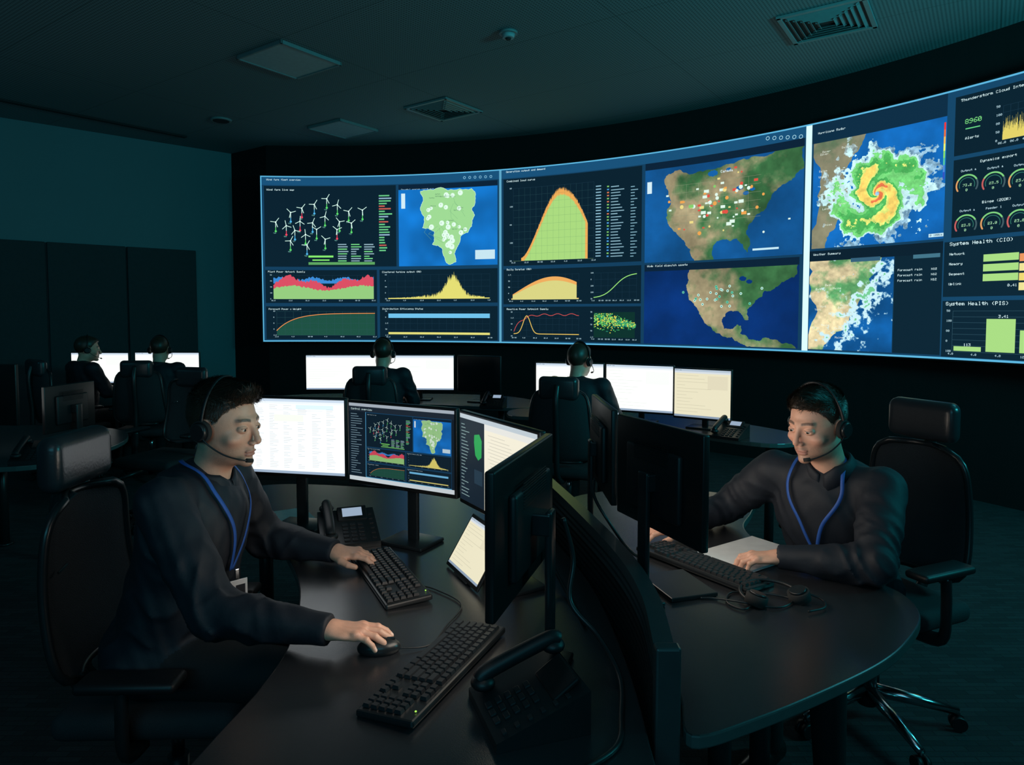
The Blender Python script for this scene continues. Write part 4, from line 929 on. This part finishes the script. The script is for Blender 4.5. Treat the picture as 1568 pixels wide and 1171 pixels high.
def npv(v): return np.array(v, float)
def person(name, J, headM, res=.008, hres=.0018, style=1, boom=1, hands=(), lan=False, both=True, hand_res=.0017, bulk=1., bside=0.):
    J = {k: npv(v) for k, v in J.items()}; root = E(name, (J['pelvis'][0], J['pelvis'][1], 0))
    lx = J['shL']-J['shR']; lx /= np.linalg.norm(lx); up = J['neck']-J['pelvis']; up /= np.linalg.norm(up); fy = np.cross(lx, up); fy /= np.linalg.norm(fy); up = np.cross(fy, lx); up = -up if up[2] < 0 else up; M = [lx, fy, up]
    lp = lambda t: J['pelvis']*(1-t)+J['neck']*t
    B = bulk
    def torso(P):
        d = ell(P, lp(.66)+fy*.012, (.175*B, .125*B, .20), M); d = smin(d, ell(P, lp(.30)+fy*.012, (.162*B, .130*B, .17), M), .06); d = smin(d, ell(P, J['pelvis'], (.18*B, .145*B, .12), M), .05)
        d = smin(d, ell(P, lp(.86)-fy*.035, (.155*B, .088*B, .10), M), .05)
        for s in 'LR':
            a = J['sh'+s]*.92+J['neck']*.08; d = smin(d, cone(P, J['neck']-up*.045, a+up*.004, .052, .054), .035)
        return smin(d, cone(P, J['neck']-up*.06, J['neck']+up*.0, .066, .056), .02)
    def arms(P):
        d = None
        for s in 'LR':
            md = (J['sh'+s]*.45+J['el'+s]*.55); a = cone(P, J['sh'+s], md, .065*B, .060*B); a = smin(a, cone(P, md, J['el'+s], .060*B, .051*B), .01)
            mf = J['el'+s]*.65+J['wr'+s]*.35
            b = smin(cone(P, J['el'+s], mf, .051*B, .048*B), cone(P, mf, J['wr'+s], .048*B, .036), .01); e_ = smin(a, b, .018)
            w = J['wr'+s]-J['el'+s]; w = w/np.linalg.norm(w); e_ = smin(e_, cone(P, J['wr'+s]-w*.022, J['wr'+s]+w*.004, .0380, .0375), .0015)
            cut = (P[0]-F32(J['wr'+s][0]+w[0]*.012))*F32(w[0])+(P[1]-F32(J['wr'+s][1]+w[1]*.012))*F32(w[1])+(P[2]-F32(J['wr'+s][2]+w[2]*.012))*F32(w[2])
            cut = np.minimum(cut, F32(.1)-dist(P, J['wr'+s]))
            e_ = smax(e_, cut, .004); d = e_ if d is None else np.minimum(d, e_)
        return d
    def legs(P):
        d = None
        for s in 'LR':
            e_ = smin(cone(P, J['hip'+s], J['kn'+s], .092, .066), cone(P, J['kn'+s], J['an'+s], .062, .048), .02); d = e_ if d is None else smin(d, e_, .02)
        return d
    def feet(P):
        d = None
        for s in 'LR':
            k = J['kn'+s]-J['hip'+s]; k[2] = 0; k /= np.linalg.norm(k); a = J['an'+s].copy(); a[2] = .045; e_ = smin(cone(P, a-k*.04, a+k*.15-np.array((0, 0, .008)), .042, .034), cone(P, a, J['an'+s], .04, .042), .01)
            e_ = smax(e_, F32(.004)-P[2], .004); d = e_ if d is None else np.minimum(d, e_)
        return d
    def body(P):
        d = smin(torso(P), arms(P), .032)
        x, y, z = P; w = np.sin(38*z+9*np.sin(14*x+11*y)+16*(x-y))*np.sin(21*(x+y)+13*z)+.6*np.sin(60*z+30*x+6*np.sin(25*y))*np.sin(17*y-22*z)
        wd = np.minimum(dist(P, J['wrL']), dist(P, J['wrR'])); gate = np.clip((wd-.05)/.06, 0, 1)
        fold = 0
        for s in 'LR':
            ed = dist(P, J['el'+s]); rr = np.abs(np.sin(42*ed+2.2*np.sin(22*x+15*z)+1.6*np.sin(31*y-12*z))); fold = fold+(1-rr)**1.5*np.exp(-(ed/.13)**2)*F32(.0115)
            sd = dist(P, J['sh'+s]-up*.10+fy*.02); rr = np.abs(np.sin(34*sd+2.5*np.sin(16*x+19*z)+1.5*np.sin(20*y))); fold = fold+(1-rr)**1.5*np.exp(-(sd/.12)**2)*F32(.0085)
        zw = lp(.28)[2]; rr = np.abs(np.sin(30*z+2.2*np.sin(9*x+13*y)+1.3*np.sin(23*(x-y)))); fold = fold+(1-rr)**1.5*np.exp(-((z-zw)/.13)**2)*F32(.0085)
        d = d-(F32(.0022)*w+fold)*gate
        d = smin(d, legs(P), .03); return smin(d, feet(P), .01)
    pts = np.array(list(J.values())); lo = pts.min(0)-.20; hi = pts.max(0)+.20; lo[2] = -.01; hi[2] = J['neck'][2]+.09
    P, Q = surfnets(body, lo, hi, res); fc = P[Q].mean(1).astype(F32).T; dt = np.minimum(torso(fc), arms(fc)); dl = legs(fc); df = feet(fc)
    mi = np.where((dl < dt-.01) | (fc[2] < J['pelvis'][2]-.06), 1, 0); mi = np.where(df < np.minimum(dl, dt), 2, mi)
    sdfobj('body', P, Q, [M_shirt, M_trouser, M_shoe], root, None, mi)
    P, Q = cached(('head', hres), lambda: surfnets(head_f, (-.1, -.135, -.205), (.1, .14, .135), hres)); sdfobj('head', P, Q, [M_skin], root, head_col(P), None, headM)
    P, Q = cached(('hair', hres, style), lambda: surfnets(hair_fn(style), (-.1, -.14, -.1), (.1, .12, .145), hres)); sdfobj('hair', P, Q, [M_hair], root, None, None, headM)
    inv = Matrix.Translation(-root.location)
    if hres < .003:
        V, Fc = strands(P, Q, style, style); me = bpy.data.meshes.new('hair_strands'); R3 = np.array(headM.to_3x3())
        me.from_pydata((V @ R3.T+np.array(headM.translation)).tolist(), [], Fc); me.materials.append(M_hair); me.polygons.foreach_set('use_smooth', [True]*len(Fc)); o = link(bpy.data.objects.new('hair_strands', me)); o.parent = root; o.matrix_parent_inverse = inv
        G = Euler((math.radians(-8), 0, 0)).to_matrix()
        for s in (1, -1):
            V = []; cols = []; nu, nv = 24, 24; Fc = []
            for j in range(nv+1):
                a = math.pi*j/nv
                for i in range(nu):
                    t = 2*math.pi*i/nu; v = G @ Vector((.0120*math.sin(a)*math.cos(t), .0120*math.cos(a), .0120*math.sin(a)*math.sin(t))); V.append((s*.031+v.x, .0770+v.y, -.0015+v.z)); cols.append((.008, .008, .008) if a < .22 else (.06, .045, .03) if a < .52 else (.50, .47, .45))
            for j in range(nv):
                for i in range(nu): Fc.append([j*nu+i, j*nu+(i+1) % nu, (j+1)*nu+(i+1) % nu, (j+1)*nu+i])
            sdfobj('eye', np.array(V), np.array(Fc), [M_eye], root, np.array(cols), None, headM)
    # collar
    ax_ = (headM @ Vector((0, -.035, -.13))-(headM @ Vector((0, -.045, -.20)))).normalized(); cb = headM @ Vector((0, -.0445, -.164))
    CM = poseM(cb, (Vector(fy)-ax_*Vector(fy).dot(ax_)), ax_); mb = MB(); prof = [(.056, -.04), (.0575, .022), (.062, .030), (.068, .022), (.086, -.024)]; V = []; na = 40
    for i in range(na+1):
        a = math.radians(5+(360-10)*i/na); k = 1-abs(i/na-.5)*2; front = max(0, 1-k*5)
        for (r_, z_) in prof: V.append(CM @ Vector(((r_+.004)*math.sin(a), (r_+.006)*math.cos(a), z_-.022*front+.008*k)))
    m_ = len(prof); Fc = []
    for i in range(na):
        for j in range(m_-1): Fc.append([i*m_+j, i*m_+j+1, (i+1)*m_+j+1, (i+1)*m_+j])
    mb.add(V, Fc, M_shirt, inv, True); o = mb.done('shirt_collar', root); sm = o.modifiers.new('s', 'SOLIDIFY'); sm.thickness = .003
    # headset
    mb = MB(); HM = inv @ headM
    band = [HM @ Vector((.090*math.cos(t), -.012, .004+.131*math.sin(t))) for t in np.linspace(-.05, math.pi+.05, 36)]
    mb.tube(band, .0042, M_plastic, 8, flat=1.8)
    for s in ((1, -1) if both else (boom,)):
        c0 = Vector((s*.083, -.010, -.010)); mb.cyl(HM @ c0, HM @ (c0+Vector((s*.014, 0, 0))), .031, .030, M_foam, 24); mb.cyl(HM @ (c0+Vector((s*.014, 0, 0))), HM @ (c0+Vector((s*.024, 0, 0))), .027, .021, M_plastic2, 24)
    bm_ = cr([(boom*.100, -.008, -.014), (boom*.098, .02, -.040), (boom*.082, .062, -.066), (boom*.055, .100, -.080), (boom*.036, .112, -.083)], 6); mb.tube([HM @ p for p in bm_], .0024, M_plastic, 8)
    mb.tube([HM @ Vector((boom*.045, .107, -.082)), HM @ Vector((boom*.028, .116, -.085))], .006, M_foam, 10); mb.done('headset', root)
    for (s, fd, bk, cu) in hands:
        hand(root, s, Vector(J['wr'+s]), fd, bk, cu, hand_res)
    if lan:
        def proj(p):
            p = np.array(p, float)
            for _ in range(12):
                S = [np.array([p[i]]+[p[i]+(.002 if k == i else 0) for k in range(3)], F32) for i in range(3)]; v = smin(torso(S), arms(S), .032); g = (v[1:]-v[0])/.002; p = p-g*v[0]/(np.dot(g, g)+1e-6)
            return p, g/np.linalg.norm(g)
        nk_ = J['neck']; mb = MB()
        tipp = lp(.56)+fy*.16-lx*bside*-.04
        for s in (1, -1):
            ctl = [nk_-fy*.06+lx*s*.02+up*.03, nk_+lx*s*.068+up*.01-fy*.01, nk_+lx*s*.070+fy*.07-up*.05, lp(.78)+lx*(s*.034+bside*.02)+fy*.14, tipp+lx*s*.004]
            pts = cr([tuple(c) for c in ctl], 9); pr = [proj(p) for p in pts]; pr = pr[3:]
            V = []; n_ = len(pr)
            for i in range(n_):
                p, g = pr[i]; t = pr[min(i+1, n_-1)][0]-pr[max(i-1, 0)][0]; t /= np.linalg.norm(t)+1e-9; sd = np.cross(g, t); V += [tuple(p+g*.014-sd*.0058), tuple(p+g*.014+sd*.0058)]
            mb.add(V, [[2*i, 2*i+1, 2*i+3, 2*i+2] for i in range(n_-1)], M_lan, inv, True)
        p, g = proj(tipp); gp = Vector((fy[0]+lx[0]*bside*.9, fy[1]+lx[1]*bside*.9, 0)).normalized(); Mb = inv @ poseM(Vector(p)+Vector((fy[0], fy[1], 0)).normalized()*.024+gp*.012, gp, (0, 0, 1))
        o_ = MB(); o_.box((.012, .006, .03), (0, 0, -.012), M_chrome, bev=.002); o_.box((.056, .003, .088), (0, .002, -.072), M_badge, bev=.001); o_.box((.026, .001, .03), (-.008, .0042, -.058), M_shirt, bev=0); o_.box((.04, .001, .006), (0, .0042, -.092), M_lan, bev=0)
        for i in range(len(o_.v)): o_.v[i] = tuple(Mb @ Vector(o_.v[i]))
        o_.done('id_badge', root); o = mb.done('lanyard', root, recalc=False); sm = o.modifiers.new('s', 'SOLIDIFY'); sm.thickness = .0015
    return root

JL = dict(pelvis=(-1.01, 1.94, .585), neck=(-.895, 1.955, 1.075), shL=(-.895, 2.135, 1.045), shR=(-.92, 1.77, 1.045), elR=(-.735, 1.65, .81), wrR=(-.445, 1.590, .797), elL=(-.83, 2.235, .805), wrL=(-.575, 2.15, .79),
          hipL=(-.97, 2.03, .57), hipR=(-.97, 1.85, .57), knL=(-.56, 2.08, .565), knR=(-.54, 1.80, .565), anL=(-.62, 2.10, .10), anR=(-.60, 1.78, .10))
person('seated_operator', JL, poseM((-.825, 1.95, 1.232), (.965, -.24, -.10)), res=.007, style=1, boom=1, lan=True, bulk=1.08, bside=-1.,
       hands=(('R', (1, .02, -.07), (0, 0, 1), (8, 20, 18)), ('L', (1, -.08, -.10), (0, 0, 1), (12, 24, 18))))
JR = dict(pelvis=(1.22, 2.44, .56), neck=(1.055, 2.285, 1.015), shL=(1.19, 2.160, .985), shR=(.945, 2.435, .985), elL=(1.07, 1.98, .805), wrL=(.845, 2.10, .787), elR=(.82, 2.58, .81), wrR=(.60, 2.42, .785),
          hipL=(1.26, 2.36, .56), hipR=(1.14, 2.49, .56), knL=(.97, 2.06, .555), knR=(.84, 2.22, .555), anL=(1.02, 2.12, .10), anR=(.88, 2.27, .10))
person('seated_operator', JR, poseM((1.005, 2.235, 1.186), (-.86, -.48, -.20)), res=.007, style=2, boom=-1, lan=True, bulk=1.06, bside=0.,
       hands=(('L', (-1, .18, -.08), (0, 0, 1), (18, 38, 28)), ('R', (-.9, -.3, -.08), (0, 0, 1), (12, 24, 18))))
def bgperson(loc, ang, headang=0, boom=1, reach=1.):
    Rm = Matrix.Rotation(ang, 3, 'Z')
    def t(x, y, z): v = Rm @ Vector((x, y, 0)); return (loc[0]+v.x, loc[1]+v.y, z)
    J = dict(pelvis=t(0, 0, .56), neck=t(0, .06, 1.05), shL=t(-.18, .05, 1.02), shR=t(.18, .05, 1.02), elL=t(-.25, .14, .80), elR=t(.25, .14, .80), wrL=t(-.17, .38*reach, .80), wrR=t(.17, .38*reach, .80),
             hipL=t(-.09, 0, .55), hipR=t(.09, 0, .55), knL=t(-.13, .42, .55), knR=t(.13, .42, .55), anL=t(-.12, .38, .1), anR=t(.12, .38, .1))
    h = t(0, .10, 1.205); fd = Matrix.Rotation(ang+headang, 3, 'Z') @ Vector((0, 1, -.08))
    f2 = Rm @ Vector((0, 1, -.08))
    person('seated_operator', J, poseM(h, fd), res=.013, hres=.004, style=2, boom=boom, hand_res=.004, hands=(('L', f2, (0, 0, 1), (12, 24, 18)), ('R', f2, (0, 0, 1), (12, 24, 18))))
bgperson((-1.10, 5.72), .0, -.05); bgperson((.46, 4.86), -.35, -.35); bgperson((-3.32, 6.35), .1, .05); bgperson((-4.12, 6.45), -.55, -.4)
chair('office_chair', (-1.12, 5.62), (0, 1), zh=-.08); chair('office_chair', (.40, 4.72), (.35, .94), zh=-.08); chair('office_chair', (-3.34, 6.27), (-.1, 1), zh=-.08); chair('office_chair', (-4.16, 6.37), (.5, .86), zh=-.08)
def bgdesk(outline, legs): return desk('curved_desk', outline, .74, legs)
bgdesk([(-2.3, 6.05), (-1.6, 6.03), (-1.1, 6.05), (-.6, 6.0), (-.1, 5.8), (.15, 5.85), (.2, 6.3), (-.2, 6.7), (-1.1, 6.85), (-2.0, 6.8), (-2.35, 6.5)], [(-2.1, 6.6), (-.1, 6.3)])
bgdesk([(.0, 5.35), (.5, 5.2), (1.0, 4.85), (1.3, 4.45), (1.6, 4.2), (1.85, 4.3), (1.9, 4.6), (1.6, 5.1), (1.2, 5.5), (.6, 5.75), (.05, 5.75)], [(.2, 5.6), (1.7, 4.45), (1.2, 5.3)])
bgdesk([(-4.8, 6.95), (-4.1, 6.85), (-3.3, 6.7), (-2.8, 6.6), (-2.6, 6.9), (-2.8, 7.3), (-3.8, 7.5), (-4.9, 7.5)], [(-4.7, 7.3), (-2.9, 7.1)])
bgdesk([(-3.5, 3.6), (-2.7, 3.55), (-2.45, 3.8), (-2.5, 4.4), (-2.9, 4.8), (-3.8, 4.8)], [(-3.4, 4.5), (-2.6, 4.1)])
monitor('computer_monitor', (-1.22, 6.32), (-1.92, 6.32), 1.165, .34, S_doc); monitor('computer_monitor', (-.53, 6.28), (-1.20, 6.31), 1.165, .34, S_doc)
monitor('computer_monitor', (-.10, 6.05), (-.50, 6.22), 1.165, .34, S_off)
monitor('computer_monitor', (.70, 5.15), (.18, 5.30), 1.17, .35, S_doc); monitor('computer_monitor', (1.16, 4.86), (.70, 5.10), 1.175, .36, S_doc); monitor('computer_monitor', (1.49, 4.60), (1.15, 4.84), 1.165, .36, S_form)
monitor('computer_monitor', (-4.05, 7.20), (-4.68, 7.22), 1.135, .34, S_doc); monitor('computer_monitor', (-3.28, 7.15), (-3.98, 7.18), 1.14, .34, S_doc)
monitor('computer_monitor', (-3.35, 3.85), (-2.72, 3.75), 1.27, .34, S_doc); monitor('computer_monitor', (-2.74, 3.95), (-2.68, 4.33), 1.12, .28, S_off)
phone('desk_phone', (-.16, 5.85), -.2); phone('desk_phone', (1.42, 4.42), -.7); phone('desk_phone', (-2.62, 3.72), .3, False)
keyboard('keyboard', (-1.1, 6.16), (1, 0)); keyboard('keyboard', (.58, 5.27), (.9, -.35)); keyboard('keyboard', (-3.35, 6.92), (1, -.1)); keyboard('keyboard', (-4.1, 7.0), (1, -.1))
chair('office_chair', (-2.55, 5.0), (-.3, -1), zh=-.08)

# ------------------------------------------------------------------ lights
def alight(name, loc, target, size, power, col, spread=180):
    l = bpy.data.lights.new(name, 'AREA'); l.energy = power; l.color = col; l.size = size[0]; l.shape = 'RECTANGLE'; l.size_y = size[1]; l.spread = math.radians(spread)
    o = link(bpy.data.objects.new(name, l)); o.location = loc; o.rotation_euler = (Vector(target)-Vector(loc)).to_track_quat('-Z', 'Y').to_euler(); return o
alight('teal_ceiling_wash', (4.2, 1.6, 2.5), (2.4, 5.2, 3.8), (1.2, .5), 85, (.04, .78, .88))  # added area light out of frame, brightens the right-hand ceiling
alight('teal_wall_wash', (-5.5, 2.6, 2.4), (-5.2, 7.0, 3.2), (1.4, .5), 5, (.05, .62, .88))  # extra lamp with no fixture, lifts the left background wall
alight('ceiling_fill', (-.5, -1.8, 2.3), (-.5, 3, 3.8), (2.4, .6), 24, (.10, .68, .92))  # unseen fill added behind the camera to lighten the ceiling
alight('teal_sheen_fill', (3.7, 3.4, 3.65), (.9, 1.9, .7), (1.2, 1.2), 15, (.10, .76, .90))  # invented off-frame fill for desk sheen, chair and operators
alight('soft_fill', (-.2, -.6, 3.7), (0, 2.0, .7), (1.8, 1.8), 5, (.85, .92, 1.0))  # added soft fill above and behind the camera, not a room fixture
w = bpy.data.worlds.new('dim_room_world'); scene.world = w; w.use_nodes = True; w.node_tree.nodes['Background'].inputs[0].default_value = (.0, .0, .0, 1)

cam = bpy.data.cameras.new('camera'); cam.sensor_width = 36; cam.lens = 23.99; co = link(bpy.data.objects.new('camera', cam)); co.location = (0, 0, 1.55)
co.rotation_euler = (math.radians(87), 0, 0); cam.shift_y = -.033; cam.clip_start = .05; scene.camera = co
